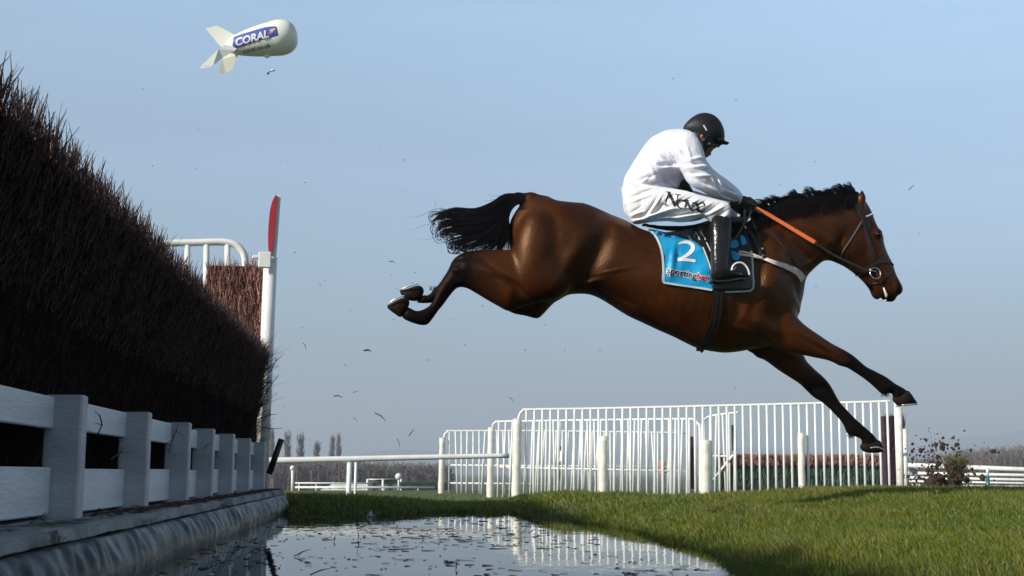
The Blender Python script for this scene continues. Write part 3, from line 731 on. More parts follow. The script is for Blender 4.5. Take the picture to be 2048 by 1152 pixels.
HEAD = [(1700, 390), (1716, 392), (1733, 410), (1744, 430), (1752, 450), (1761, 463), (1766, 474), (1766, 484), (1771, 500), (1778, 516), (1785, 528), (1788, 540), (1793, 553), (1800, 565), (1805, 575), (1805, 583), (1801, 589), (1793, 593),
        (1790, 601), (1782, 604), (1772, 603), (1765, 598), (1760, 594), (1758, 600), (1752, 599), (1745, 593), (1742, 585), (1739, 578), (1733, 570), (1725, 561), (1712, 549), (1690, 533), (1663, 519), (1664, 495), (1675, 460), (1688, 420)]
fl.poly(HEAD, 0.0, 0.60, 0.03, YH, sub=3)
LEGA = [(1592, 637), (1615, 655), (1640, 672), (1665, 688), (1690, 701), (1705, 711), (1714, 718), (1730, 732), (1745, 740), (1765, 750), (1775, 756), (1790, 767), (1805, 775), (1815, 783), (1808, 800), (1790, 801), (1785, 796),
        (1786, 789), (1780, 786), (1770, 789), (1763, 788), (1755, 780), (1743, 769), (1725, 755), (1705, 742), (1693, 735), (1685, 733), (1678, 731), (1665, 724), (1650, 719), (1625, 714), (1600, 708), (1570, 700), (1535, 680), (1515, 650), (1525, 610), (1560, 610)]
fl.poly(LEGA, lp(-0.115, -0.10, 1570, 1760), 0.74, 0.05, YH, sub=3)
LEGB = [(1600, 700), (1612, 722), (1630, 740), (1650, 758), (1662, 774), (1668, 785), (1675, 798), (1683, 809), (1697, 824), (1713, 840), (1728, 853), (1743, 866), (1755, 880), (1759, 892), (1740, 898), (1726, 896), (1721, 890),
        (1725, 883), (1720, 877), (1710, 873), (1700, 871), (1693, 866), (1689, 854), (1682, 842), (1668, 827), (1655, 814), (1642, 803), (1628, 795), (1612, 780), (1600, 768), (1580, 755), (1560, 742), (1540, 727), (1528, 719), (1515, 715), (1505, 706), (1493, 698), (1510, 675), (1560, 670)]
fl.poly(LEGB, lp(0.15, 0.12, 1570, 1760), 0.76, 0.03, YH, sub=3)
LEGC = [(1030, 500), (1000, 500), (960, 500), (935, 503), (918, 510), (905, 521), (896, 540), (886, 556), (876, 572), (871, 585), (866, 600), (858, 612), (846, 619), (834, 622), (824, 618), (816, 614), (803, 633), (815, 642), (835, 649), (850, 651), (858, 647), (868, 634), (877, 621), (885, 612),
        (895, 598), (905, 585), (914, 576), (925, 574), (938, 578), (955, 588), (975, 600), (1000, 614), (1018, 622), (1050, 612), (1095, 596), (1125, 560), (1120, 510), (1080, 490)]
for sy in (-1, 1):
    fl.ell(P1(1070, 500, YH+sy*0.135), (0.118, 0.105, 0.235), rotm('y', 0.12), 0.035)
    fl.ell(P1(1095, 562, YH+sy*0.13), (0.12, 0.085, 0.10), rotm('y', 0.5), 0.05)
fl.poly(LEGC, lambda px, py: -0.07-0.05*np.clip((px-1030)/60, 0, 1), 0.74, 0.03, YH, sub=3)
LEGD = [(1100, 500), (1040, 510), (980, 508), (935, 508), (912, 520), (898, 540), (885, 558), (874, 572), (866, 577), (862, 586), (852, 591), (846, 588), (838, 600), (824, 603), (838, 607), (856, 607), (872, 604), (886, 596), (902, 577), (918, 568), (940, 576), (975, 596), (1000, 611), (1020, 623), (1033, 628), (1050, 631), (1064, 635), (1076, 637), (1086, 629), (1095, 619), (1110, 603), (1128, 580)]
fl.poly(LEGD, lp(0.07, 0.12, 860, 1060), 0.72, 0.03, YH, sub=3)
# dock of the tail
dk = [P1(a, b_, YH) for a, b_ in ((1090, 404), (1062, 397), (1035, 395), (1010, 400))]
for a, b_, r1, r2 in zip(dk[:-1], dk[1:], (0.035, 0.03, 0.025), (0.03, 0.025, 0.018)): fl.cone(a, r1, b_, r2, 0.03)
# ears
for sy in (-1, 1):
    e0 = P1(1718, 424, YH+sy*0.055); e1 = P1(1724, 395, YH+sy*0.065); e2 = P1(1724, 374, YH+sy*0.06)
    if sy > 0: e1 = P1(1720, 397, YH+0.065); e2 = P1(1716, 380, YH+0.07)
    fl.cone(e0, 0.026, e1, 0.024, 0.015, (1, 0.75, 1)); fl.cone(e1, 0.024, e2, 0.004, 0.006, (1, 0.7, 1))
    # cheek, brow, nostril rim
    fl.ell(P1(1702, 485, YH+sy*0.045), (0.085, 0.045, 0.095), None, 0.03)
    fl.ell(P1(1756, 466, YH+sy*0.062), (0.028, 0.022, 0.026), None, 0.02)
    fl.ell(P1(1794, 574, YH+sy*0.035), (0.024, 0.02, 0.03), None, 0.02)
fl.blur(1)
V, Q = fl.mesh(); V = relax(V, Q, 4)
BUMP = [(1196, 502, 21, 60, 24, -0.042), (1240, 448, 26, 18, 0, 0.020), (1160, 455, 60, 34, 20, 0.012), (1120, 470, 40, 10, 30, 0.006), (1105, 545, 44, 42, 30, 0.012), (1140, 520, 14, 60, 28, 0.012),
        (1225, 570, 40, 30, 20, 0.018), (1180, 566, 22, 6, -15, 0.018), (1232, 541, 34, 3.2, -12, 0.006), (1150, 600, 40, 14, 10, -0.012),
        (1300, 560, 60, 50, 30, 0.008), (1545, 560, 20, 66, 12, 0.026), (1518, 560, 9, 60, 12, -0.014), (1585, 610, 14, 30, 0, 0.018), (1520, 655, 42, 20, 22, 0.030), (1515, 684, 46, 6, 25, -0.024), (1508, 668, 40, 6, 25, 0.012), (1480, 600, 12, 60, 10, -0.014), (1572, 540, 8, 40, -22, -0.010),
        (1566, 665, 12, 30, -25, -0.016), (1615, 672, 34, 7, 33, 0.010), (1650, 702, 40, 5, 27, -0.006),
        (1672, 498, 6, 26, 28, -0.024), (1655, 492, 10, 24, 30, 0.008), (1690, 430, 20, 12, 40, -0.010), (1640, 470, 60, 10, 38, 0.010), (1600, 500, 60, 7, 42, -0.012),
        (1742, 500, 5, 30, -18, 0.009), (1752, 505, 6, 26, -18, -0.006), (1728, 540, 20, 8, 40, -0.008), (1744, 452, 6, 10, -20, -0.010), (1778, 560, 8, 14, -20, 0.006),
        (1700, 722, 10, 10, 0, 0.010), (1690, 716, 8, 5, 30, -0.006), (1735, 748, 30, 2.5, 32, 0.006), (1735, 755, 30, 2.2, 32, -0.006), (1778, 772, 10, 8, 30, 0.008),
        (1640, 775, 12, 12, 40, 0.008), (1010, 560, 30, 6, 25, -0.010), (985, 545, 40, 9, 22, 0.012), (1018, 598, 14, 22, -10, 0.014), (1035, 575, 60, 5, 38, -0.016), (930, 535, 10, 12, 0, 0.008), (885, 585, 6, 28, 35, 0.004), (892, 582, 3, 28, 35, -0.005), (938, 516, 30, 3, -8, -0.010), (912, 540, 9, 7, 0, 0.012), (925, 556, 16, 4, 30, -0.008), (1420, 640, 3, 30, 12, -0.003), (1590, 560, 5, 40, -10, -0.012), (1630, 520, 40, 5, -30, 0.008), (1560, 500, 10, 50, 15, -0.008), (1300, 500, 60, 5, 22, -0.005), (1250, 600, 70, 5, 28, -0.008), (1480, 640, 30, 4, -60, 0.004)]
for k_ in range(9):
    BUMP.append((1268+k_*19, 590+k_*5, 5, 40+k_*2, 16, 0.0006)); BUMP.append((1277+k_*19, 592+k_*5, 5, 40, 16, -0.0006))
V = bumps(V, BUMP, YH)
rl_ = np.array([0.0035*fbm(a, b_, c, 4.5)+0.0014*fbm(a, b_, c, 15.0) for a, b_, c in V]); V[:, 1] += rl_*np.sign(V[:, 1]-YH)*np.clip(np.abs(V[:, 1]-YH)/0.04, 0, 1)
pc = proj(V); px, py = pc[:, 0], pc[:, 1]
def sm(a, b_, x): t_ = np.clip((x-a)/(b_-a), 0, 1); return t_*t_*(3-2*t_)
nz = np.array([fbm(a, b_, c, 6.0) for a, b_, c in V[::1]])
blk = np.zeros(len(V))
fore = sm(1655, 1705, px+0.2*(py-700)) * (py > 655)*1.0; blk = np.maximum(blk, fore*(py > 640))
fb = sm(735, 790, py+0.35*(px-1600)) * (py > 715); blk = np.maximum(blk, fb)
hind = sm(1012, 925, px+0.15*(py-500)+18*nz) * (py > 430); blk = np.maximum(blk, hind)
blk = np.maximum(blk, sm(1786, 1798, px)*(py < 620)*0.95); blk = np.maximum(blk, sm(1758, 1768, px)*sm(586, 596, py)*(py < 615)); blk = np.maximum(blk, sm(590, 600, py)*(px > 1735)*(py < 615)*0.8)
blk = np.maximum(blk, 0.75*np.exp(-(((px-1757)/9)**2+((py-468)/9)**2)))
blk = np.maximum(blk, 0.8*sm(1705, 1722, px)*sm(395, 380, py)); blk = np.maximum(blk, sm(1062, 1040, px)*(py < 420))
blk = np.clip(blk+0.12*nz*(blk > 0.05)*(blk < 0.95), 0, 1)
dk_ = np.zeros(len(V))      # darker countershading of the coat: topline and groin
dk_ = np.maximum(dk_, 0.5*np.clip(nz*1.4+0.15, 0, 1))
hor = empty('horse', P1(1320, 905, YH), 'bay racehorse leaping over the water with all four legs off the ground', 'horse')
M['coat'] = mat('bay coat', (0.058, 0.0155, 0.0028), (0.031, 0.0078, 0.0019), 0.42, 3.0, 0.25, 110, spec=0.42, coat=0.0, stint=(1.0, 0.60, 0.32), specattr='points', attrmix=[('mottle', (0.014, 0.004, 0.0017)), ('points', (0.006, 0.005, 0.005))])
hb = build('body', V, Q, M['coat'], hor, True); attr(hb, 'points', blk); attr(hb, 'mottle', dk_)
HT_ = bvh(V, Q)
M['hair'] = mat('black hair', (0.006, 0.005, 0.006), (0.010, 0.008, 0.008), 0.5, 30, spec=0.16)
M['hoof'] = mat('hoof horn', (0.020, 0.014, 0.009), (0.011, 0.008, 0.006), 0.65, 16, spec=0.08, bump=0.3, bscale=50)
M['steel'] = mat('bright steel', (0.65, 0.65, 0.63), None, 0.22, metal=1.0)
M['alu'] = mat('worn shoe metal', (0.72, 0.70, 0.66), None, 0.4, metal=0.6)
M['eye'] = mat('eye', (0.004, 0.003, 0.003), None, 0.08)
def inflate(name, pts, yc, scale, h, m, parent, grow=0.0, sub=3, rx=2, bl=0, extra=None, Y0=YH):
    pp = np.array(pts, float); ycv = (yc(pp[:, 0], pp[:, 1]) if callable(yc) else np.full(len(pp), yc)); A = P(pp[:, 0], pp[:, 1], Y0+ycv)
    mlen = min(A[:, 0].max()-A[:, 0].min(), A[:, 2].max()-A[:, 2].min())*max(scale, 0.8)*0.9+0.03
    f = Field([A[:, 0].min()-0.03, Y0+ycv.min()-mlen, A[:, 2].min()-0.03], [A[:, 0].max()+0.03, Y0+ycv.max()+mlen, A[:, 2].max()+0.03], h)
    f.poly(pts, yc, scale, 0.01, Y0, sub, grow)
    if extra: extra(f)
    if bl: f.blur(bl)
    v, q = f.mesh(); v = relax(v, q, rx); return build(name, v, q, m, parent, True), v, q
HO = [([(1814, 781), (1821, 787), (1828, 797), (1834, 808), (1815, 811), (1797, 811), (1788, 804), (1785, 796), (1795, 790)], -0.10, [(1797, 811), (1834, 808.5)]),
      ([(1757, 880), (1763, 889), (1768, 902), (1760, 905), (1745, 906), (1730, 904), (1722, 898), (1721, 890), (1735, 884)], 0.12, [(1735, 896), (1750, 895), (1767, 902)]),
      ([(775, 614), (790, 602), (808, 595), (818, 600), (817, 614), (803, 634), (790, 628), (778, 619)], -0.07, [(775, 612), (790, 600), (809, 593.5)]),
      ([(800, 583), (816, 577), (836, 571), (846, 576), (847, 587), (838, 601), (820, 601), (808, 595)], 0.07, [(800, 581), (816, 575.5), (836, 570)])]
for pts, yc, shoe in HO:
    o, v, q = inflate('hoof', pts, yc, 0.95, 0.0045, M['hoof'], hor)
    mb = MB(); C = np.array([P1(a, b_, YH+yc) for a, b_ in spline(shoe, False, 6)]) if len(shoe) > 2 else np.array([P1(shoe[0][0]*(1-t_)+shoe[1][0]*t_, shoe[0][1]*(1-t_)+shoe[1][1]*t_, YH+yc) for t_ in np.linspace(0, 1, 8)])
    # U-shaped shoe: two branches meeting at the toe
    toe = 0 if pts[0][0] < 900 else -1
    L_ = len(C); br = []
    for sy in (-1, 1):
        s_ = np.linspace(0, 1, L_); s_ = s_ if toe == 0 else s_[::-1]; wd = 0.048*np.sqrt(np.clip(1-(1-np.clip(s_*1.6, 0, 1))**2, 0, 1))
        D_ = C.copy(); D_[:, 1] += sy*wd; br.append(D_)
    mb.tube(br[0], 0.0042, 6); mb.tube(br[1], 0.0042, 6); sh = mb.build('horseshoe', M['alu'], o, True)
for sy in (-1, 1):
    mb = MB(); mb.ell(P1(1757, 468, YH+sy*0.080), (0.017, 0.010, 0.015)); mb.build('eye', M['eye'], hor, True)
# mouth foam, teeth
M['foam'] = mat('white foam', (0.75, 0.74, 0.66), (0.6, 0.58, 0.45), 0.35, 60)
mb = MB(); fy = YH-0.047
mb.tube([P1(1767, 575, fy-0.008), P1(1770, 583, fy-0.006), P1(1773, 590, fy-0.002), P1(1772, 595, fy)], [0.004, 0.0075, 0.009, 0.004], 8)
mb.ell(P1(1762, 600, fy+0.02), (0.009, 0.008, 0.005)); mb.ell(P1(1771, 601, fy+0.02), (0.008, 0.008, 0.006)); mb.build('teeth', M['foam'], hor, True)
# mane
rg = np.random.default_rng(11)
cre = spline([(1506, 440), (1530, 419), (1560, 405), (1600, 397), (1650, 391), (1700, 387), (1714, 390)], False, 20)
paths = []; wd = []
for i_ in range(1500):
    t_ = rg.uniform(0, 1); c0 = cre[int(t_*(len(cre)-1))]
    L_ = rg.uniform(20, 46)*(0.75 if t_ > 0.8 else 1.0)*(1.15-0.3*t_); n_ = 7
    pts = [c0+np.array([3.0, -5.0])]; 
    for s_ in range(1, n_): pts.append(c0+np.array([3-0.42*L_*(s_/(n_-1))-rg.normal(0, 0.6), -5+(L_+8)*(s_/(n_-1))**1.1*0.95]))
    C = drape(HT_, pts, YH, 0.006+rg.uniform(0, 0.012), YH-0.03)
    paths.append(C); wd.append(rg.uniform(0.0016, 0.003))
MC = rg.uniform(0.35, 1.25, 46); ML = rg.uniform(0.6, 1.4, 46)
for i_ in range(1900):
    t_ = rg.uniform(0, 1)**0.9; c0 = cre[int(t_*(len(cre)-1))]; up_ = rg.uniform(7, 19)*(0.6+0.4*abs(math.sin(t_*23)))*(1.7 if t_ < 0.12 else 1.0)*(1.25 if t_ > 0.75 else 1)
    kc = int(t_*45.9); up_ *= MC[kc]; ln_ = rg.uniform(12, 24)*ML[kc]; t_ = np.clip((kc+0.5+(t_*46-kc-0.5)*0.6)/46, 0, 1); c0 = cre[int(t_*(len(cre)-1))]; yy_ = rg.uniform(-0.02, 0.02); sag = rg.uniform(-2, 6)
    base = P1(c0[0], c0[1]+4, YH+yy_)
    q_ = [(c0[0], c0[1]+5), (c0[0]-0.25*ln_, c0[1]-0.55*up_), (c0[0]-0.62*ln_, c0[1]-0.95*up_+0.2*sag), (c0[0]-ln_, c0[1]-0.85*up_+sag)]
    q_ = spline(q_, False, 2); paths.append(np.array([P1(a, b_, YH+yy_*(1+0.5*k_)) for k_, (a, b_) in enumerate(q_)])); wd.append(rg.uniform(0.0016, 0.0032))
# forelock tuft by the ear
for i_ in range(140):
    a = rg.uniform(-6, 6); q_ = spline([(1712+a*0.5, 396), (1706+a*0.4, 380+a*0.4), (1698+a*0.3, 376+a*0.8), (1688+a*0.5, 372+a*0.5+rg.normal(0, 1.5))], False, 3); yy_ = rg.normal(0, 0.012)
    paths.append(np.array([P1(u, v, YH+yy_) for u, v in q_])); wd.append(0.0025)
ribbon_hair(paths, wd).build('mane', M['hair'], hor)
# tail
paths = []; wd = []
G1 = [(1088, 397), (1040, 388), (1008, 389), (980, 407), (945, 418), (905, 414), (878, 424), (868, 440)]
G2 = [(1072, 402), (1040, 398), (1012, 404), (985, 430), (955, 447), (920, 450), (885, 458), (868, 468)]
G3 = [(1068, 404), (1040, 402), (1018, 412), (998, 440), (975, 468), (945, 478), (915, 482), (895, 488)]
G4 = [(1070, 400), (1046, 402), (1026, 412), (1014, 438), (1008, 465), (1002, 488), (992, 504), (980, 512)]
G5 = [(1072, 400), (1050, 405), (1030, 411), (1017, 424), (1014, 442), (1016, 465), (1019, 490), (1021, 514)]
GG = np.array([G1, G2, G3, G4, G5], float)
CL = [rg.normal(0, 2.0, (8, 2)) for _ in range(70)]
for i_ in range(5200):
    t_ = rg.uniform(0, 4); k_ = min(int(t_), 3); f_ = t_-k_; g_ = GG[k_]*(1-f_)+GG[k_+1]*f_
    ck = min(69, int(t_*17.4+rg.normal(0, 0.3))) if t_ > 0.1 else 0; g_ = g_+np.cumsum(CL[max(ck, 0)], 0)*np.linspace(0, 0.8, 8)[:, None]+np.cumsum(rg.normal(0, 0.55, g_.shape), 0)*np.linspace(0, 1, 8)[:, None]; g_[:, 1] += 3.0*np.sin(np.arange(8)*1.5+t_*2.2)*np.linspace(0, 1, 8)
    cut = rg.uniform(0.60, 1.0); p_ = spline(g_, False, 3); p_ = p_[:max(5, int(len(p_)*cut))]
    yb = rg.normal(0, 0.03); ys_ = YH+yb*np.linspace(0.25, 1.3, len(p_))+0.01*rg.normal()*np.linspace(0, 1, len(p_))
    paths.append(P(p_[:, 0], p_[:, 1], ys_)); wd.append(rg.uniform(0.0016, 0.0034))
# curls and flyaways at the end
for i_ in range(110):
    c0 = np.array([rg.uniform(866, 905), rg.uniform(428, 480)]) if i_ < 44 else np.array([rg.uniform(900, 945), rg.uniform(482, 500)])
    r0 = rg.uniform(5, 13); a0_ = rg.uniform(0, 6.28); n_ = 14; sg = 1 if rg.random() < 0.5 else -1
    p_ = np.array([c0+r0*(1-0.03*s_)*np.array([math.cos(a0_+sg*s_*0.42), math.sin(a0_+sg*s_*0.42)*1.1]) for s_ in range(n_)])
    paths.append(P(p_[:, 0], p_[:, 1], np.full(n_, YH+rg.normal(0, 0.03)))); wd.append(rg.uniform(0.0018, 0.0034))
for pts, w_ in (([(885, 416), (865, 420), (845, 430), (822, 435), (808, 430)], 0.0016), ([(866, 448), (850, 450), (830, 458), (808, 462)], 0.0013), ([(875, 470), (860, 478), (836, 480)], 0.0012), ([(872, 412), (868, 400), (864, 398)], 0.0012),
                ([(866, 452), (864, 468), (872, 484), (884, 486), (892, 478), (880, 466)], 0.0028), ([(892, 480), (896, 500), (906, 508), (925, 506)], 0.0025), ([(900, 485), (905, 498), (918, 506), (922, 512)], 0.002), ([(1000, 392), (985, 392), (972, 388)], 0.0014), ([(990, 398), (975, 402), (962, 399)], 0.0014)):
    p_ = spline(pts, False, 5); paths.append(P(p_[:, 0], p_[:, 1], np.full(len(p_), YH))); wd.append(w_)
tm = ribbon_hair(paths, wd)
tf = Field([P1(865, 400, YH)[0], YH-0.15, P1(900, 520, YH)[2]], [P1(1090, 400, YH)[0], YH+0.15, P1(900, 375, YH)[2]], 0.009)
tf.poly([(1060, 392), (1035, 389), (1012, 391), (990, 403), (972, 414), (945, 422), (912, 424), (900, 434), (902, 452), (915, 468), (935, 474), (955, 480), (972, 488), (988, 490), (1005, 498), (1010, 478), (1008, 450), (1010, 428), (1024, 410), (1050, 402)], 0.0, 0.55, 0.01, YH)
tv, tq = tf.mesh(); tm.add(relax(tv, tq, 2), tq)
tm.build('tail', M['hair'], hor)
# feather at the fetlocks
for (cx, cy, yc, n_) in ((1770, 788, -0.10, 30), (1702, 871, 0.12, 30), (866, 578, 0.07, 24)):
    paths = []; wd = []
    for i_ in range(n_):
        a = rg.uniform(-7, 7); L_ = rg.uniform(4, 9); dx = rg.uniform(-0.6, 0.6)
        sgn = -1 if cx < 900 else 1
        p_ = np.array([[cx+a, cy-3*sgn], [cx+a+dx*L_*0.5, cy+sgn*L_*0.5], [cx+a+dx*L_, cy+sgn*(L_-1)]]); paths.append(P(p_[:, 0], p_[:, 1], np.full(3, YH+yc+rg.normal(0, 0.012)))); wd.append(0.0016)
    ribbon_hair(paths, wd).build('feather', M['hair'], hor)
# ------------------------------------------------------------------ tack
M['blue'] = mat('turquoise cloth', (0.0, 0.33, 0.62), (0.0, 0.26, 0.52), 0.42, 10, 0.3, 90, sheen=0.1)
M['piping'] = mat('pale piping', (0.52, 0.62, 0.62), (0.40, 0.50, 0.50), 0.6)
M['leather'] = mat('black leather', (0.016, 0.014, 0.014), (0.010, 0.009, 0.009), 0.34, 30, 0.2, 120)
M['brownleather'] = mat('dark bridle leather', (0.022, 0.015, 0.012), (0.012, 0.009, 0.008), 0.36, 30, 0.2, 120)
M['webbing'] = mat('white webbing', (0.74, 0.68, 0.62), (0.60, 0.52, 0.46), 0.65, 30, 0.3, 200)
M['text_white'] = mat('white print', (0.80, 0.80, 0.78), None, 0.5)
M['text_black'] = mat('black print', (0.012, 0.012, 0.014), None, 0.5)
M['text_red'] = mat('red print', (0.55, 0.01, 0.02), None, 0.5)
def decal_px(name, V2, T, tree, off, m, parent, dflt=None):
    C = drape(tree, V2, YH, off, dflt); t_ = T[0]; T = np.array(T)
    A_ = np.cross(C[T[:, 1]]-C[T[:, 0]], C[T[:, 2]]-C[T[:, 0]])[:, 1]; T = np.where((A_ > 0)[:, None], T[:, ::-1], T)
    return build(name, C, T, m, parent)
def treeof(o):
    me = o.data; org = ORI[o.name]; n_ = len(me.vertices); c_ = np.empty(n_*3, np.float32); me.vertices.foreach_get('co', c_); c_ = c_.reshape(-1, 3)+org
    return BVHTree.FromPolygons([Vector(v) for v in c_.tolist()], [list(p.vertices) for p in me.polygons]), c_
def mirror(o, name, m, parent):
    me = o.data; org = ORI[o.name]; n_ = len(me.vertices); c_ = np.empty(n_*3, np.float32); me.vertices.foreach_get('co', c_); c_ = c_.reshape(-1, 3)+org
    c_[:, 1] = 2*YH-c_[:, 1]; fs = {}
    for p in me.polygons: fs.setdefault(len(p.vertices), []).append(list(p.vertices)[::-1])
    return build(name, c_, [np.array(f) for f in fs.values()], m, parent, True)
sc_ = empty('saddle_cloth', P1(1400, 580, YH), 'turquoise saddle cloth with white number 2 and piped edge under the saddle', 'saddle cloth')
CLOTH = [(1297, 458), (1330, 464), (1352, 468), (1400, 466), (1450, 460), (1490, 456), (1497, 475), (1503, 510), (1507, 545), (1508, 572), (1501, 582), (1465, 583), (1425, 582), (1390, 576), (1355, 571), (1326, 566), (1325, 540), (1324, 515), (1321, 495), (1313, 476)]
def wr_cl(px, py): return 1.6*(0.004*np.sin(px*0.10+py*0.05)*np.sin(py*0.055)+0.010*np.exp(-(((px-1345)*0.97+(py-520)*0.12)/5)**2)*np.exp(-((py-515)/26)**2)-0.006*np.exp(-((px-1355)/5)**2)*np.exp(-((py-518)/24)**2)+0.006*np.exp(-((py-500+0.25*(px-1395))/3.5)**2)*np.exp(-((px-1400)/16)**2))
cl = patch('cloth', CLOTH, HT_, YH, 0.008, M['blue'], sc_, 3.5, wr_cl, 0.004, 4)
mirror(cl, 'cloth', M['blue'], sc_)
CT, _ = treeof(cl)
strap('piping', [(1298, 459), (1311, 472), (1318, 485), (1323, 500), (1326, 520), (1327, 545), (1327.5, 565)], 4.4, CT, YH, 0.006, M['piping'], cl)
strap('piping', [(1327, 565), (1355, 569.5), (1390, 574.5), (1424, 580)], 3.8, CT, YH, 0.006, M['piping'], cl)
# black saddle flap, seat, girth
sa = empty('saddle', P1(1420, 600, YH), 'small black racing saddle with long black girth beneath the rider', 'saddle')
FLAP = [(1322, 466), (1350, 462), (1395, 452), (1440, 440), (1488, 446), (1496, 470), (1501, 500), (1504, 540), (1505, 570), (1498, 579), (1460, 580), (1427, 578), (1425, 560), (1420, 540), (1412, 512), (1404, 497), (1392, 485), (1375, 476), (1350, 471)]
fp_ = patch('flap', FLAP, HT_, YH, 0.026, M['leather'], sa, 4, lambda a, b_: 0.003*np.sin(a*0.07)*np.sin(b_*0.05), 0.008, 3)
mirror(fp_, 'flap', M['leather'], sa)
FT, _ = treeof(fp_)
inflate('seat', [(1274, 447), (1300, 450), (1340, 453), (1385, 450), (1425, 440), (1470, 436), (1490, 444), (1488, 458), (1450, 464), (1400, 462), (1385, 458), (1355, 461), (1325, 459), (1296, 453)], 0.0, 3.2, 0.007, M['leather'], sa)
strap('strap_edge', [(1391, 463), (1404, 490), (1413, 512), (1420, 532), (1424, 545)], 2.4, FT, YH, 0.003, M['webbing'], fp_)
strap('strap_edge', [(1401, 462), (1411, 480), (1417, 493), (1423, 505)], 2.2, FT, YH, 0.003, M['webbing'], fp_)
strap('binding', [(1490, 452), (1497, 472), (1501, 492), (1504, 510), (1506, 545), (1507, 572), (1500, 581), (1475, 583), (1450, 584)], 3.6, CT, YH, 0.006, M['piping'], cl)
for pts in ([(1460, 485), (1472, 480), (1477, 488), (1474, 495), (1462, 496)], [(1462, 503), (1474, 505), (1480, 513), (1476, 520), (1466, 519)], [(1481, 470), (1490, 475), (1493, 486), (1484, 490)]):
    patch('cloth_fold', pts, FT, YH, 0.004, M['blue'], cl, 2.0, None, 0.003, 3)
GIR = [(1437, 560), (1436, 600), (1431, 640), (1421, 668), (1408, 690), (1398, 698)]
strap('girth', GIR, [21, 20, 19, 18, 20], HT_, YH, 0.012, M['leather'], sa, 6, 0.006)
for dx in (-8.5, -0.5, 7.5): strap('girth_edge', [(a+dx, b_) for a, b_ in GIR[:-1]], 1.6, HT_, YH, 0.016, M['brownleather'], sa, 6, 0.003)
# number and lettering on the cloth
V2, T = strokes([([(1357, 488), (1364, 485), (1374, 484), (1383, 488), (1386, 495), (1382, 503), (1374, 510), (1366, 515), (1359, 520)], [2.5, 5, 6.5, 7, 8, 8, 7, 6, 5]), ([(1355, 518.5), (1372, 519.5), (1391, 522)], [6.5, 6, 5.5])], 5)
decal_px('number', V2, T, CT, 0.0035, M['text_white'], cl)
sv, sT = textmesh('sportingbet', 0.0, 0.055); kk = 84/(sv[:, 0].max()-sv[:, 0].min())
def place_txt(v, cx, cy, w, h_, ang, ref):
    mn, mxx = ref.min(0), ref.max(0); x = (v[:, 0]-(mn[0]+mxx[0])/2)*w/(mxx[0]-mn[0]); y = -(v[:, 1]-(mn[1]+mxx[1])/2)*h_/(mxx[1]-mn[1]); a = R(ang)
    return np.stack([cx+x*math.cos(a)-y*math.sin(a), cy+x*math.sin(a)+y*math.cos(a)], 1)
decal_px('lettering_outline', place_txt(sv, 1375.5, 550, 88, 20, 11.5, sv), sT, CT, 0.0030, M['text_white'], cl)
rf, _ = textmesh('sportingbet', 0.0, 0.02); s1, t1 = textmesh('sporting', 0.0, 0.02); s2, t2 = textmesh('bet', 0.0, 0.02)
# place both halves in the frame of the whole word
def sub_place(v, left):
    v = v.copy(); v[:, 0] += (rf[:, 0].min()-v[:, 0].min()) if left else (rf[:, 0].max()-v[:, 0].max()); return v
yb1 = s1[:, 1].min()-rf[:, 1].min(); s1[:, 1] -= yb1
s2[:, 1] += rf[:, 1].max()-s2[:, 1].max()
decal_px('lettering', place_txt(sub_place(s1, True), 1375.5, 550, 85, 17, 11.5, rf), t1, CT, 0.0040, M['text_black'], cl)
decal_px('lettering', place_txt(sub_place(s2, False), 1375.5, 550, 85, 17, 11.5, rf), t2, CT, 0.0040, M['text_red'], cl)
# breast strap
bs = empty('breast_strap', P1(1560, 560, YH), 'white webbing breast strap running across the shoulder of the horse', 'strap')
strap('band', [(1474, 508), (1500, 511), (1522, 515), (1545, 523), (1570, 532), (1590, 541), (1600, 549), (1607, 560)], [4, 5, 7, 11, 13, 14], HT_, YH, 0.030, M['webbing'], bs, 6, 0.004)
strap('band', [(1478, 503), (1490, 504), (1508, 509), (1525, 516)], 3.5, HT_, YH, 0.036, M['webbing'], bs, 5, 0.003)
strap('martingale', [(1493, 450), (1505, 470), (1515, 490), (1522, 512)], 8, HT_, YH, 0.022, M['brownleather'], bs, 5, 0.004)
strap('martingale', [(1540, 462), (1560, 485), (1585, 515), (1603, 545)], 4, HT_, YH, 0.010, M['brownleather'], bs, 5, 0.003)
mb = MB(); h_, _ = hit(HT_, 1525, 514, YH); mb.ell(h_-[0, 0.035, 0], (0.013, 0.006, 0.014)); mb.build('buckle', M['leather'], bs, True)
mb = MB(); mb.box(hit(HT_, 1522, 499, YH)[0]-[0, 0.03, 0], (0.012, 0.004, 0.012), bev=0.002); mb.build('buckle', M['steel'], bs)
# bridle
br = empty('bridle', P1(1745, 600, YH), 'dark leather bridle and reins with steel ring bit on the horse head', 'bridle')
B = M['brownleather']
strap('headpiece', [(1708, 392), (1712, 408), (1719, 425), (1725, 440), (1727, 450)], 6, HT_, YH, 0.005, B, br)
strap('cheekpiece', [(1727, 448), (1732, 465), (1738, 485), (1743, 505), (1748, 524), (1750, 535)], 5, HT_, YH, 0.007, B, br)
strap('throat_lash', [(1723, 443), (1712, 462), (1700, 481), (1688, 499), (1680, 515)], 2.4, HT_, YH, 0.006, mat('worn strap', (0.16, 0.14, 0.13), None, 0.5), br)
strap('browband', [(1724, 434), (1733, 433), (1741, 430), (1746, 427)], 6, HT_, YH, 0.007, B, br)
mb = MB()
for a, b_ in ((1733, 433), (1737, 431.5), (1741, 429.5), (1744, 428)): 
    h_, _ = hit(HT_, a, b_, YH); h_ = P1(a, b_, YH-0.04) if h_ is None else h_; mb.ell(h_-[0, 0.011, 0], (0.005, 0.003, 0.005), 8, 5)
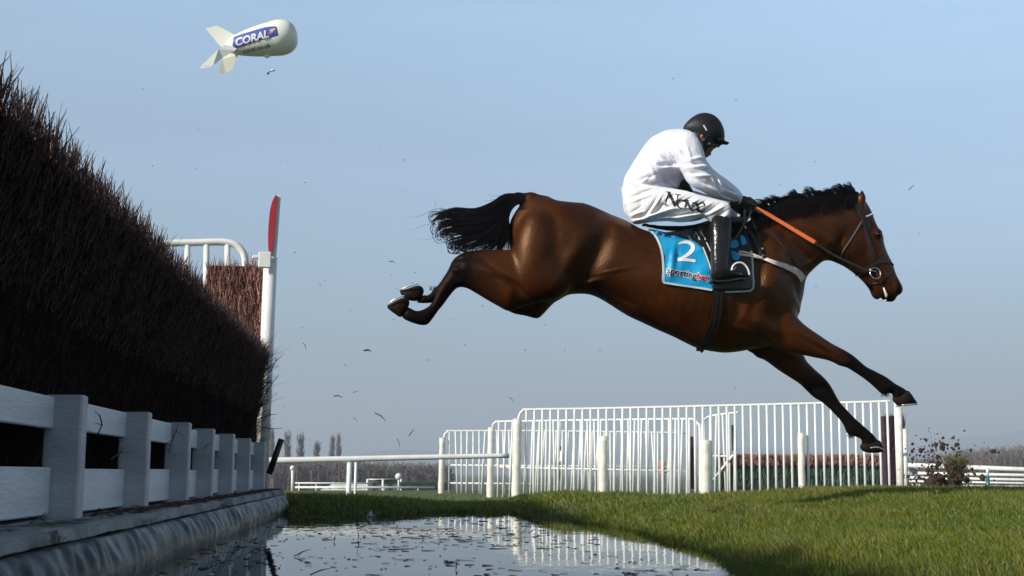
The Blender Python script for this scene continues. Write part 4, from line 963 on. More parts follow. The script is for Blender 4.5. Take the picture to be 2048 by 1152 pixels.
mb.build('browband_stud', M['text_white'], br, True)
strap('noseband', [(1787, 531), (1776, 524), (1762, 523), (1750, 527), (1738, 536), (1727, 545), (1716, 551)], 6, HT_, YH, 0.007, B, br)
strap('noseband', [(1787, 537), (1778, 548), (1768, 558), (1758, 566), (1748, 566), (1738, 570)], 3.6, HT_, YH, 0.007, B, br)
strap('chin_strap', [(1711, 551), (1722, 549), (1735, 543), (1741, 540)], 4.5, HT_, YH, 0.009, B, br)
for (a, b_, r_) in ((1732, 543, 2), (1739, 540, 2.4)):
    mb = MB(); h_, _ = hit(HT_, a, b_, YH); mb.ell(h_-[0, 0.016, 0], (r_/350, 0.004, r_/350), 8, 5); mb.build('buckle', M['steel'], br, True)
h_, _ = hit(HT_, 1750, 547, YH); yr = h_[1]-0.016
mb = MB(); an = np.linspace(0, 2*math.pi, 25); c0 = P1(1750.5, 546.5, yr); mb.tube([c0+np.array([0.032*math.cos(a), 0.006*math.sin(a), 0.034*math.sin(a)]) for a in an], 0.0042, 8, False); mb.build('bit_ring', M['steel'], br, True)
mb = MB(); mb.tube([P1(1741, 541, yr), P1(1752, 543, yr+0.01), P1(1758, 556, yr+0.03), P1(1760, 566, YH)], 0.004, 6); mb.build('bit', M['steel'], br, True)
# reins: ring -> neck -> hands
def rein(side):
    pts = [(1738, 541), (1715, 532), (1690, 521), (1665, 508), (1632, 488), (1600, 468), (1560, 445), (1530, 428), (1506, 416)]
    ys_ = np.interp([p[0] for p in pts], [1500, 1560, 1650, 1740], [YH-0.10, YH-0.15, YH-0.12, YH-0.085])
    if side > 0: ys_ = 2*YH-ys_
    A = np.array([P1(a, b_, y_) for (a, b_), y_ in zip(pts, ys_)]); A = np.stack([np.interp(np.linspace(0, 8, 50), np.arange(9), A[:, k_]) for k_ in range(3)], 1)
    V_ = []; 
    for c_ in A: V_ += [c_+[0, 0, 0.0075], c_-[0, 0, 0.0075], c_+[0, 0.003, -0.0075], c_+[0, 0.003, 0.0075]]
    i = np.arange(49)[:, None]*4; j = np.arange(4)[None]
    return build('rein', np.array(V_), np.stack([i+j, i+(j+1) % 4, i+4+(j+1) % 4, i+4+j], -1).reshape(-1, 4), B, br)
rein(-1); rein(1)
strap('rein', [(1504, 420), (1494, 440), (1486, 452), (1476, 470), (1466, 486)], 4, None, YH+0.0, 0.19, B, br, 5)
strap('rein', [(1490, 418), (1489, 440), (1488, 452)], 5, None, YH, 0.13, B, br, 5)
strap('rein', [(1497, 420), (1505, 440), (1516, 470), (1520, 500)], 4, HT_, YH, 0.02, B, br, 5)

# ------------------------------------------------------------------ rider
ri = empty('person', P1(1350, 700, YH), 'jockey in white silks and black helmet crouched over the leaping horse holding an orange whip', 'person')
M['silk'] = mat('white silk', (0.78, 0.78, 0.84), (0.70, 0.70, 0.78), 0.45, 5, 0.5, 26, sheen=0.2)
M['breech'] = mat('white breeches', (0.76, 0.76, 0.76), (0.68, 0.68, 0.69), 0.55, 6, 0.5, 30)
M['skin'] = mat('skin', (0.26, 0.11, 0.07), (0.20, 0.08, 0.05), 0.5, 20)
M['helmet'] = mat('black helmet cover', (0.016, 0.016, 0.019), (0.010, 0.010, 0.012), 0.5, 20, 0.3, 60, spec=0.3)
M['boot'] = mat('polished boot', (0.013, 0.012, 0.012), (0.009, 0.008, 0.008), 0.22, 14, 0.4, 30, spec=0.35, coat=0.0)
M['glove'] = mat('black glove', (0.011, 0.010, 0.011), (0.008, 0.007, 0.008), 0.6)
SH = [(1369, 262), (1352, 261), (1332, 263), (1312, 271), (1298, 280), (1288, 291), (1277, 308), (1265, 327), (1256, 342), (1250, 353), (1247, 368), (1251, 384), (1275, 392), (1305, 392), (1335, 388), (1352, 380), (1362, 370), (1372, 354), (1386, 342), (1398, 325), (1404, 308), (1401, 292), (1394, 278), (1384, 268)]
ARM = [(1357, 268), (1375, 265), (1388, 272), (1397, 284), (1402, 300), (1406, 315), (1410, 328), (1424, 342), (1442, 356), (1456, 366), (1470, 377), (1480, 387), (1484, 394), (1482, 402), (1470, 404.5), (1455, 402), (1440, 399), (1425, 394), (1412, 387), (1398, 379), (1385, 371), (1375, 360), (1368, 345), (1360, 325), (1350, 300), (1349, 280)]
ax = lp(-0.185, -0.09, 1390, 1480); ax2 = lp(0.185, 0.05, 1390, 1480)
sf = Field([P1(1235, 400, YH)[0], YH-0.34, P1(1300, 415, YH)[2]], [P1(1500, 400, YH)[0], YH+0.34, P1(1300, 250, YH)[2]], 0.005)
sf.poly(SH, 0.0, 1.12, 0.02, YH, 3); sf.poly(ARM, ax, 0.95, 0.035, YH, 3); sf.poly([(a+1, b_-1) for a, b_ in ARM], ax2, 0.95, 0.035, YH, 3)
for sy in (-1, 1): sf.ell(P1(1365, 292, YH+sy*0.15), (0.075, 0.065, 0.075), None, 0.05)
sf.blur(1); V, Q = sf.mesh(); V = relax(V, Q, 2)
FO = []; FS = 1.9; FO.append((1345, 357, 24, 17, 0, -0.055)); FO.append((1338, 334, 22, 4, 4, 0.016))
def fold(x0, y0, x1, y1, w, amp):
    L_ = math.hypot(x1-x0, y1-y0); FO.append(((x0+x1)/2, (y0+y1)/2, L_/2, w, math.degrees(math.atan2(y1-y0, x1-x0)), amp*FS))
for q in ((1326, 284, 1352, 310, 2.6, -0.010), (1334, 290, 1360, 318, 2.6, 0.008), (1340, 300, 1358, 328, 2.5, -0.009), (1326, 312, 1350, 330, 2.5, -0.008), (1320, 318, 1342, 336, 2.4, 0.007), (1360, 300, 1376, 318, 2.4, -0.008),
          (1318, 330, 1350, 328, 4, -0.016), (1325, 345, 1345, 372, 3.5, -0.010), (1335, 345, 1350, 372, 3, 0.008), (1300, 335, 1318, 365, 4, 0.007), (1280, 360, 1310, 350, 3, -0.007), (1282, 366, 1300, 352, 2.5, 0.006), (1296, 370, 1330, 362, 3, -0.008),
          (1384, 318, 1404, 316, 2.6, 0.010), (1382, 326, 1406, 326, 2.6, -0.012), (1384, 334, 1412, 334, 2.8, 0.012), (1380, 345, 1402, 348, 3, -0.010), (1386, 352, 1420, 352, 3, 0.009), (1400, 360, 1425, 372, 2.6, -0.008), (1418, 352, 1436, 372, 2.6, 0.009),
          (1428, 350, 1440, 378, 2.4, -0.009), (1436, 358, 1446, 382, 2.4, 0.009), (1446, 372, 1472, 388, 3, -0.008), (1442, 388, 1474, 400, 3, -0.008), (1450, 380, 1478, 392, 2.5, 0.007), (1410, 372, 1440, 388, 2.6, 0.008), (1372, 290, 1384, 330, 4, 0.006)): fold(*q)
V = bumps(V, FO, YH, 0.06)
sd_ = np.array([fbm(a, b_, c*0.7, 14.0) for a, b_, c in V]); V[:, 1] -= 0.003*sd_*np.sign(YH-V[:, 1])*-1
shirt = build('shirt', V, Q, M['silk'], ri, True)
# cuffs
M['maroon_cuff'] = mat('maroon cuff', (0.13, 0.012, 0.02), None, 0.6)
for (y0_, nm) in ((-0.09, 0), (0.05, 1)):
    for dx, m_, w_ in ((0, M['maroon_cuff'], 0.006), (3.4, M['silk'], 0.006)):
        mb = MB(); a_ = P1(1479+dx, 388+dx*0.6, YH+y0_); b_ = P1(1475+dx, 405+dx*0.3, YH+y0_); c_ = (a_+b_)/2; hgt_ = np.linalg.norm(a_-b_)/2+0.002; d_ = (a_-b_)/np.linalg.norm(a_-b_)
        mb.tube([c_+d_*hgt_*math.cos(t_)+np.array([0, 1, 0])*hgt_*0.95*math.sin(t_) for t_ in np.linspace(0, 2*math.pi, 25)], w_, 6, False); mb.build('cuff', m_, ri, True)
# breeches
LEG = [(1246, 372), (1275, 368), (1310, 372), (1345, 377), (1375, 382), (1400, 389), (1422, 394), (1442, 400), (1456, 406), (1461, 417), (1460, 432), (1453, 446), (1436, 447), (1424, 441), (1412, 433), (1400, 434), (1385, 440), (1362, 443), (1338, 440), (1310, 442), (1285, 446), (1268, 447), (1260, 438), (1253, 424), (1248, 408), (1245, 390)]
lx = lp(-0.09, -0.27, 1270, 1430); lx2 = lp(0.09, 0.27, 1270, 1430)
bf = Field([P1(1235, 400, YH)[0], YH-0.42, P1(1300, 465, YH)[2]], [P1(1500, 400, YH)[0], YH+0.42, P1(1300, 355, YH)[2]], 0.005)
bf.poly(LEG, lx, 0.98, 0.02, YH, 3); bf.poly([(a+(14 if a > 1330 else 0), b_-1) for a, b_ in LEG], lx2, 0.98, 0.03, YH, 3)
bf.ell(P1(1280, 408, YH), (0.085, 0.16, 0.095), None, 0.04); bf.blur(1); V, Q = bf.mesh(); V = relax(V, Q, 2)
FO = []
for q in ((1290, 436, 1345, 418, 2.6, 0.013), (1288, 442, 1350, 428, 2.4, -0.012), (1345, 418, 1395, 416, 2.6, 0.010), (1340, 428, 1395, 424, 2.6, -0.010), (1300, 436, 1350, 436, 2.6, 0.012), (1350, 437, 1395, 430, 2.6, 0.012), (1350, 432, 1392, 421, 2.4, -0.009), (1310, 425, 1330, 405, 2.4, -0.010), (1298, 430, 1322, 392, 2.4, 0.009), (1292, 428, 1314, 396, 2.4, -0.009),
          (1262, 432, 1285, 424, 2.2, 0.009), (1262, 438, 1290, 430, 2.2, -0.009), (1268, 442, 1300, 438, 2.2, 0.009), (1262, 425, 1280, 415, 2.2, -0.006), (1275, 380, 1310, 376, 2.4, 0.006), (1262, 395, 1300, 380, 2.4, -0.005), (1260, 405, 1300, 390, 2.4, 0.005),
          (1350, 388, 1330, 402, 2.0, -0.005), (1366, 392, 1345, 404, 2.0, 0.005), (1385, 394, 1362, 406, 2.0, -0.006), (1398, 398, 1376, 412, 2.0, 0.006), (1412, 402, 1385, 416, 2.0, -0.007), (1424, 406, 1398, 420, 2.0, 0.007), (1436, 410, 1405, 428, 2.2, -0.009), (1446, 414, 1412, 432, 2.2, 0.009), (1452, 422, 1424, 438, 2.2, -0.009), (1455, 430, 1436, 440, 2.2, 0.008)): fold(*q)
V = bumps(V, FO, YH, 0.06)
bre = build('breeches', V, Q, M['breech'], ri, True); BT = bvh(V, Q)
# lettering on the breeches
ST = [([(1338, 384), (1334, 397), (1330, 408)], [2.5, 3.0, 3.5]), ([(1325, 408), (1336, 411)], [2.6, 1.2]), ([(1333, 383), (1341, 385)], [1.6, 2.6]), ([(1337, 384), (1344, 398), (1350, 413)], [5, 6.2, 4.5]), ([(1350, 412), (1354, 400), (1356, 389)], [2.5, 2.4, 2.2]), ([(1350, 388), (1362, 390)], [1.6, 1.6])]
el = [(1363.5+9.0*math.cos(a)-1.5*math.sin(a), 408+1.5*math.cos(a)+8.0*math.sin(a)) for a in np.linspace(0, 2*math.pi, 17)]; ST.append((el, [4.5, 2, 4.5, 2, 4.5]))
ST += [([(1373, 400), (1377, 409), (1381, 419)], [4.5, 4.8, 3.2]), ([(1381, 418), (1385, 412), (1387, 405)], [2.0, 1.8, 1.8]), ([(1369, 399), (1378, 401)], [1.4, 1.4]), ([(1383, 404), (1391, 406)], [1.3, 1.3]),
       ([(1391, 415), (1386, 413), (1382, 418), (1386, 422), (1392, 418)], [1.6, 2, 3.6, 2.4, 1.8]), ([(1386, 407), (1392, 406), (1395, 413), (1395, 420), (1400, 424)], [1.6, 3, 4.6, 4.6, 2.6]),
       ([(1395, 414), (1402, 413.5), (1409, 412)], [1.8, 1.8, 1.8]), ([(1395, 414), (1400, 406), (1407, 406), (1409, 412)], [2.6, 2, 3.4, 3]), ([(1395, 415), (1398, 422), (1405, 423), (1411, 418)], [3.2, 4, 2.6, 1.4])]
V2, T = strokes(ST, 4); decal_px('lettering', V2, T, BT, 0.003, M['text_black'], bre)
# boots
BOOT = [(1423, 438), (1438, 431), (1453, 433), (1462, 440), (1462, 470), (1459, 500), (1456, 522), (1459, 533), (1470, 539), (1485, 543), (1497, 547), (1499, 552), (1490, 556), (1474, 557), (1458, 560), (1440, 562), (1427, 561), (1422, 553), (1422, 535), (1421, 505), (1420, 470)]
bx = lambda px, py: -0.285-0.035*np.clip((py-450)/90, 0, 1)
def bootx(f):
    pass
o, v, q = inflate('boot', BOOT, bx, 0.85, 0.005, M['boot'], ri, bl=1)
FO = []
for q_ in ((1424, 540, 1450, 530, 2.2, 0.006), (1424, 534, 1448, 524, 2, -0.006), (1426, 546, 1456, 538, 2.2, -0.006), (1440, 552, 1480, 548, 2.4, 0.004), (1444, 470, 1446, 520, 3, 0.004)): fold(*q_)
strap('sole', [(1424, 560), (1440, 562), (1458, 560.5), (1475, 557.5), (1492, 556)], 3.5, None, YH-0.30, 0.045, M['leather'], ri, 5, 0.08)
inflate('boot', [(a+18, b_-1) for a, b_ in BOOT], lambda px, py: 0.285+0.035*np.clip((py-450)/90, 0, 1), 0.85, 0.006, M['boot'], ri)
# helmet
HEL = [(1368, 262), (1367, 254), (1372, 246), (1380, 238), (1390, 231), (1402, 227), (1415, 227.5), (1427, 232), (1437, 241), (1444, 253), (1448, 267), (1448, 280), (1444, 289), (1436, 293), (1424, 293), (1414, 295), (1405, 296), (1397, 288), (1388, 278), (1378, 270)]
def hx(f):
    f.cone(P1(1436, 283, YH-0.02), 0.012, P1(1455, 287, YH-0.01), 0.006, 0.01, (1, 4.0, 0.7)); f.cone(P1(1436, 283, YH+0.02), 0.012, P1(1455, 287, YH+0.01), 0.006, 0.01, (1, 4.0, 0.7))
    for sy in (-1, 1): f.ell(P1(1403, 273, YH+sy*0.090), (0.015, 0.040, 0.020), None, 0.004, 'sub')
o, v, q = inflate('helmet', HEL, 0.0, 1.14, 0.004, M['helmet'], ri, extra=hx)
HLT = bvh(v, q)
strap('helmet_badge', [(1407, 250), (1410, 255), (1413.5, 261)], 2.6, HLT, YH, 0.003, M['text_white'], o, 3, 0.002)
strap('helmet_seam', [(1391, 232), (1400, 243), (1410, 255), (1420, 268)], 1.2, HLT, YH, 0.002, M['leather'], o, 4, 0.002)
strap('chin_strap', [(1404, 282), (1407, 296), (1409, 308), (1406, 316)], 3.0, None, YH, 0.070, M['leather'], ri, 4, 0.003)
# body: head, neck, trunk and limbs as one surface under the clothes
FACE = [(1376, 262), (1376, 250), (1388, 239), (1404, 234), (1420, 236), (1433, 247), (1439, 262), (1441, 277), (1439, 287), (1435, 293), (1430, 297), (1426.5, 299), (1424, 303), (1421.5, 306), (1421, 310), (1418, 311), (1416, 314.5), (1412.5, 314), (1411.5, 318), (1406, 321), (1400, 317), (1396, 306), (1388, 294), (1380, 280)]
pf = Field([P1(1240, 400, YH)[0], YH-0.38, P1(1300, 566, YH)[2]], [P1(1500, 400, YH)[0], YH+0.38, P1(1300, 228, YH)[2]], 0.0065)
pf.poly(FACE, 0.0, 0.84, 0.01, YH, 3)
def PP(a, b_, y_): return P1(a, b_, YH+y_)
pf.cone(PP(1398, 285, 0), 0.055, PP(1372, 295, 0), 0.06, 0.02)
pf.cone(PP(1362, 302, 0), 0.070, PP(1320, 330, 0), 0.080, 0.02, (1, 1.2, 1)); pf.cone(PP(1320, 330, 0), 0.080, PP(1290, 385, 0), 0.065, 0.02, (1, 1.2, 1)); pf.cone(PP(1290, 385, 0), 0.062, PP(1285, 408, 0), 0.06, 0.02, (1, 1.3, 1))
for sy in (-1, 1):
    pf.cone(PP(1372, 292, sy*0.14), 0.038, PP(1392, 350, sy*0.175), 0.034, 0.01); pf.cone(PP(1392, 350, sy*0.175), 0.032, PP(1474, 394, sy*0.085), 0.020, 0.01); pf.cone(PP(1476, 397, sy*0.085), 0.022, PP(1490, 404, sy*0.08), 0.024, 0.01)
    pf.cone(PP(1288, 408, sy*0.075), 0.055, PP(1432, 419, sy*0.245), 0.026, 0.01); pf.cone(PP(1432, 419, sy*0.245), 0.022, PP(1440, 450, sy*0.280), 0.022, 0.01); pf.cone(PP(1440, 450, sy*0.280), 0.022, PP(1440, 530, sy*0.315), 0.022, 0.01); pf.cone(PP(1440, 545, sy*0.315), 0.030, PP(1480, 550, sy*0.32), 0.022, 0.02)
    pf.ell(PP(1403.5, 273, sy*0.088), (0.011, 0.014, 0.016), None, 0.006)
    pf.ell(PP(1431, 290, sy*0.042), (0.012, 0.012, 0.010), None, 0.008, 'sub'); pf.ell(PP(1420.5, 308.5, sy*0.014), (0.008, 0.008, 0.007), None, 0.006)
V, Q = pf.mesh(); V = relax(V, Q, 1); build('body', V, Q, M['skin'], ri, True); BDT = bvh(V, Q)
patch('helmet_harness', [(1380, 264), (1392, 262), (1400, 264), (1398, 273), (1402, 281), (1410, 280), (1413, 270), (1424, 276), (1428, 290), (1416, 294), (1411, 303), (1408, 313), (1403, 316), (1397, 306), (1388, 292)], BDT, YH, 0.006, M['helmet'], ri, 1.6, None, 0.006, 2)
for sy in (-1, 1):
    mb = MB(); mb.ell(PP(1430.5, 291, sy*0.036), (0.010, 0.008, 0.008)); mb.build('eye', M['eye'], ri, True)
mb = MB(); mb.tube([PP(1437, 290, y_*0.07) if False else PP(1436-abs(y_)*18, 291-abs(y_)*3, y_*0.078) for y_ in np.linspace(-1, 1, 15)], 0.013, 8); mb.build('goggles', M['leather'], ri, True)
# gloves with fingers
def glove(cx, cy, y0, sgn, name='glove'):
    f = Field([P1(cx-40, cy, YH)[0], YH+y0-0.12, P1(cx, cy+38, YH)[2]], [P1(cx+45, cy, YH)[0], YH+y0+0.12, P1(cx, cy-32, YH)[2]], 0.0032)
    def q(dx, dy, y_): return P1(cx+dx, cy+dy, YH+y0+y_*sgn)
    f.cone(q(-13, -5, 0), 0.028, q(-4, -1, 0), 0.030, 0.012, (1, 0.75, 1)); f.cone(q(-4, -1, 0), 0.030, q(8, 5, 0.0), 0.026, 0.012, (1, 0.62, 1)); f.cone(q(-2, 4, 0), 0.028, q(5, 10, 0.0), 0.024, 0.012, (1, 0.6, 1))
    kn = [(13, 0, -0.008), (13.5, 6.5, -0.010), (11, 12.5, -0.009), (7, 17.5, -0.005)]; ln = [1.0, 1.1, 1.0, 0.8]
    for (dx, dy, yy_), l in zip(kn, ln):
        a = (dx-4, dy-1, yy_); b_ = (dx+3*l, dy+1, yy_+0.006); c_ = (dx+4.5*l, dy+6*l, yy_+0.034); d_ = (dx-2, dy+7*l, yy_+0.048); e_ = (dx-7, dy+4*l, yy_+0.040)
        for u, w_, r1, r2 in ((a, b_, 0.0105, 0.0105), (b_, c_, 0.0100, 0.0095), (c_, d_, 0.0095, 0.009), (d_, e_, 0.009, 0.0085)): f.cone(q(*u), r1, q(*w_), r2, 0.003)
    for u, w_, r1, r2 in (((-4, -6, 0.012), (4, -7, 0.032), 0.014, 0.012), ((4, -7, 0.032), (13, -2, 0.040), 0.0115, 0.0105)): f.cone(q(*u), r1, q(*w_), r2, 0.006)
    v, q2 = f.mesh(); return build(name, v, q2, M['glove'], ri, True)
glove(1495, 405, -0.09, 1); glove(1481, 414, 0.07, -1)
# added black piece standing in for the shaded far arm below the shirt
inflate('far_arm_shade', [(1352, 350), (1366, 352), (1374, 362), (1380, 374), (1386, 384), (1372, 386), (1352, 384), (1345, 370)], 0.02, 1.6, 0.006, M['glove'], ri)
# stirrup irons
for sy in (-1, 1):
    yb_ = sy*0.325; dx = 0 if sy < 0 else 18
    mb = MB(); q_ = spline([(1463, 541), (1466, 532), (1474, 526), (1484, 526), (1492, 532), (1497, 541), (1499, 550)], False, 4)
    mb.tube([P1(a+dx, b_, YH+yb_-0.052*(1 if sy < 0 else -1)) for a, b_ in q_], [0.0055]*len(q_), 8); mb.build('stirrup_iron', M['text_white'], sa, True)
    mb = MB(); mb.tube([P1(1463+dx, 541, YH+yb_-0.052), P1(1469+dx, 538, YH+yb_-0.053), P1(1472+dx, 533, YH+yb_-0.052)], 0.004, 6); mb.build('stirrup_buckle', M['steel'], sa, True)
    strap('stirrup_leather', [(1444+dx, 462), (1452+dx, 500), (1460+dx, 530), (1466+dx, 540)], 7, None, YH, -yb_-0.03, M['leather'], sa)
# whip
wh = empty('whip', P1(1570, 470, YH), 'flat orange riding whip held in the jockey glove and pointing down the neck', 'whip')
yw = YH-0.19
a_, b_ = P1(1507, 411, YH-0.13), P1(1632, 486, YH-0.24); d_ = (b_-a_)/np.linalg.norm(b_-a_)
n_ = 30; pts = np.array([a_+(b_-a_)*t_ for t_ in np.linspace(0, 1, n_)]); r_ = np.interp(np.linspace(0, 1, n_), [0, 0.03, 0.16, 0.2, 0.97, 1.0], [0.5, 0.62, 0.72, 1.0, 1.12, 0.95])*0.0118
mb = MB(); mb.tube(pts, r_, 14)
V, Fc = mb.get(); nn_ = np.cross(d_, [0, 1, 0]); nn_ /= np.linalg.norm(nn_); depth = np.cross(nn_, d_)
rel = V-a_; V = V-np.outer(rel@depth-0, depth)*0.55
M['orange'] = mat('orange padding', (0.60, 0.13, 0.025), (0.50, 0.10, 0.02), 0.5, 8, 0.3, 70)
build('padded_flap', V, Fc, M['orange'], wh, True)
mb = MB(); mb.tube([a_-d_*0.10, a_+d_*0.02], [0.008, 0.007], 8); mb.build('handle', M['leather'], wh, True)
# ------------------------------------------------------------------ white rails behind
def gpt(px, py, Y_): return P1(px, py, Y_)
rl = empty('running_rail', P1(760, 990, 21)*[1, 1, 0], 'long thick white running rail on slim posts crossing behind the pool', 'rail')
RA = [(505, 922, 23.4), (560, 921, 23.4), (700, 918, 23.4), (850, 914.5, 23.4), (1018, 911.5, 23.4)]
pp_ = np.array([P1(a, b_, c_) for a, b_, c_ in RA]); pp_ = spline(pp_, False, 6)
mb = MB(); mb.tube(pp_, np.linspace(0.066, 0.044, len(pp_)), 14); mb.build('rail', M['white'], rl, True)
for x_, dx in ((699, 0), (712, 1)):
    mb = MB(); y_ = 23.4+0.9*dx; a_ = P1(x_, 925, y_); mb.tube([a_, [a_[0]-0.01, y_, gz(a_[0], y_)-0.1]], 0.045-0.018*dx, 10); mb.build('leg', M['white'], rl, True)
def wing(posts, top, Y0, Y1, bars, r, zb, label, plabel, lean=0.0, mid=None, brace=None, curve_end=True):
    """top: px polyline of the top tube; depth runs Y0..Y1 along px"""
    xa, xb = bars[0], bars[1]; Y0, Y1, r, zb = Y0*1.4, Y1*1.4, r*1.4, zb-0.34
    Yf = lambda x: Y0+(Y1-Y0)*(x-top[0][0])/(top[-1][0]-top[0][0]+1e-9)
    t_ = spline(top, False, 5); C = np.array([P1(a, b_, Yf(a)) for a, b_ in t_])
    w = empty('rail_wing', [C[:, 0].mean(), C[:, 1].mean(), zb], label, 'fence panel', 'white barred rail wings behind the pool')
    mb = MB(); mb.tube(C, r*1.15, 8); mb.build('top_rail', M['white'], w, True)
    n_ = int(round((xb-xa)/bars[2])); proto = None
    for k_ in range(n_+1):
        x_ = xa+(xb-xa)*k_/n_; yt = np.interp(x_, t_[:, 0][np.argsort(t_[:, 0])], t_[:, 1][np.argsort(t_[:, 0])])
        a_ = P1(x_, yt+1, Yf(x_)); ln_ = lean*(random.random()-0.5)*2
        mb = MB(); mb.tube([a_, [a_[0]+ln_-0.012*(a_[2]-zb), a_[1], zb]], r, 6); mb.build('bar', M['white'], w, True)
    for (x0, x1, y0_, y1_) in (mid or []):
        mb = MB(); mb.tube([P1(x0, y0_, Yf(x0)+0.03), P1(x1, y1_, Yf(x1)+0.03)], r*0.95, 6); mb.build('mid_rail', M['white'], w, True)
    if brace:
        mb = MB(); mb.tube([P1(a, b_, Yf(a)-0.05) for a, b_ in brace], r*1.4, 6); mb.build('brace', M['white'], w, True)
    for (x_, yt, rr, pl) in posts:
        a_ = P1(x_, yt, Yf(x_)-0.12); mb = MB(); n_ = 14
        zz_ = np.linspace(a_[2], zb-0.15, n_); rr = rr*1.4; mb.tube([[a_[0]-0.02*(a_[2]-z_)+0.006*math.sin(z_*9), a_[1], z_] for z_ in zz_], [rr*(1+0.04*math.sin(z_*23+x_)) for z_ in zz_], 12)
        tag(mb.build('rail_post', M['white_post'], None, True), pl, 'post', 'stout white posts of the rail wings')
wing([(1035, 838, 0.105, 'tallest stout cream post at the near end of the front rail wing'), (1207, 872, 0.10, 'short stout white post behind the front wing about a quarter along'), (1411, 880, 0.125, 'widest short white post behind the front wing below the saddle girth'), (1602, 866, 0.075, 'slim short white post behind the front wing left of the lower fore hoof')],
     [(1037, 838), (1040, 828), (1047, 821), (1060, 819), (1200, 817), (1480, 810.5), (1700, 805), (1781, 802.5)], 29, 26, (1053, 1790, 16.1), 0.026, -0.30,
     'longest and nearest white barred rail wing running behind the front legs of the horse', '')
# right end post of the front wing
mb = MB(); a_ = P1(1797, 815, 36.2); mb.tube([a_, [a_[0]-0.05, 36.2, -0.7]], 0.105, 10); tag(mb.build('rail_post', M['white_post'], None, True), 'stout white post at the right end of the front rail wing under the upper hoof', 'post', 'stout white posts of the rail wings')
mb = MB(); a_ = P1(1810, 858, 38.5); mb.tube([a_, [a_[0]-0.08, 38.5, -0.7]], 0.07, 10); tag(mb.build('rail_post', M['white_post'], None, True), 'thin short white post right beside the maroon brush block', 'post', 'stout white posts of the rail wings')
wing([(983, 855, 0.10, 'second stout cream post left of the tallest one')], [(985, 855), (987, 848), (994, 844), (1010, 843), (1200, 840), (1370, 838), (1388, 840), (1396, 848), (1399.5, 862), (1400, 990)], 36, 33, (998, 1392, 13.6), 0.028, -0.30,
     'middle white barred rail wing starting at the second stout post', '', lean=0.12, mid=[(1000, 1380, 934, 943)])
wing([(885, 876, 0.10, 'farthest and leftmost stout cream post of the rail wings')], [(888, 876), (890, 868), (898, 863), (910, 862), (1100, 862), (1375, 866)], 43, 41, (899, 1375, 12.0), 0.029, -0.32,
     'farthest white barred rail wing starting at the leftmost stout post', '', lean=0.16, mid=[(895, 1360, 930, 934), (895, 1100, 966, 968)])
wing([], [(1403, 990), (1404, 862), (1407, 844), (1416, 834), (1440, 829), (1476, 825)], 33, 31, (1408, 1470, 12), 0.026, -0.30, 'short raised white wing piece with a diagonal brace behind the girth', '', lean=0.1, mid=[(1423, 1455, 912, 912)], brace=[(1423, 965), (1466, 910)])
# dark uprights behind the bars
for (x0, x1, yt, yb_, Y_, lb_) in ((1379, 1389, 873, 978, 48.3, 'dark brown upright panel behind the bars of the middle wing'), (1463, 1473, 850, 902, 44.5, 'narrow black panel hanging behind the bars above the brush fence')):
    a_, b_ = P1(x0, yt, Y_), P1(x1, yb_, Y_); mb = MB(); mb.box((a_+b_)/2, (b_[0]-a_[0], 0.12, a_[2]-b_[2]), bev=0.01); tag(mb.build('dark_panel', M['maroon'] if yb_ > 950 else M['black'], None), lb_, 'panel')
# portable brush fence
bfc = empty('brush_fence', P1(1600, 975, 47)*[1, 1, 0]+[0, 0, -0.6], 'plain fence of green brush topped with orange brush rolls behind the front wing', 'brush fence')
a_, b_ = P1(1436, 910, 47), P1(1772, 905, 47); w_ = b_[0]-a_[0]
mb = MB(); mb.box(((a_[0]+b_[0])/2, 47.35, (a_[2]-0.15-0.65)/2), (w_, 0.6, a_[2]-0.15+0.65)); mb.build('brush_base', M['green_brush'], bfc)
mb = MB()
n_ = 46
for k_ in range(n_):
    x_ = a_[0]+w_*(k_+0.5)/n_; z0 = a_[2]-0.02+0.03*random.random(); mb.ell((x_, 47.05, z0-0.18), (w_/n_*0.62, 0.2, 0.21+0.03*random.random()), 8, 6)
mb.build('brush_top', M['orange_brush'], bfc, True)
twig_cloud(5000, lambda rg, n: np.stack([rg.uniform(a_[0], b_[0], n), rg.normal(47.0, 0.04, n), rg.uniform(-0.6, a_[2]-0.5, n)], 1), (0.15, 0.35), (0.03, 0.06), M['green_brush'], 'brush_tufts', bfc, lambda rg, n, B: np.stack([rg.normal(0, 0.15, n), rg.normal(-0.1, 0.1, n), np.ones(n)], 1), 1, 31)
twig_cloud(4000, lambda rg, n: np.stack([rg.uniform(a_[0], b_[0], n), rg.normal(46.9, 0.06, n), rg.uniform(a_[2]-0.42, a_[2]-0.10, n)], 1), (0.10, 0.2), (0.03, 0.055), M['orange_brush'], 'brush_tufts', bfc, lambda rg, n, B: np.stack([rg.normal(0, 0.2, n), rg.normal(-0.1, 0.1, n), np.ones(n)], 1), 1, 32)
mw = empty('brush_wing', P1(1787, 975, 42)*[1, 1, 0]+[0, 0, -0.6], 'tall dark maroon brush block at the right end of the front wing', 'brush fence')
a_, b_ = P1(1768, 830, 42), P1(1808, 830, 42)
mb = MB(); mb.box(((a_[0]+b_[0])/2, 42.3, (a_[2]-0.68)/2), (b_[0]-a_[0]-0.04, 0.5, a_[2]+0.62)); mb.build('packed_core', M['maroon'], mw)
twig_cloud(2600, lambda rg, n: np.stack([rg.uniform(a_[0]+.01, b_[0]-.01, n), rg.normal(42.02, 0.02, n), rg.uniform(-0.6, a_[2]-0.24, n)], 1), (0.2, 0.36), (0.018, 0.04), M['maroon'], 'brush_tufts', mw, lambda rg, n, B: np.stack([rg.normal(0, 0.08, n), rg.normal(-0.05, 0.06, n), np.ones(n)], 1), 1, 33)
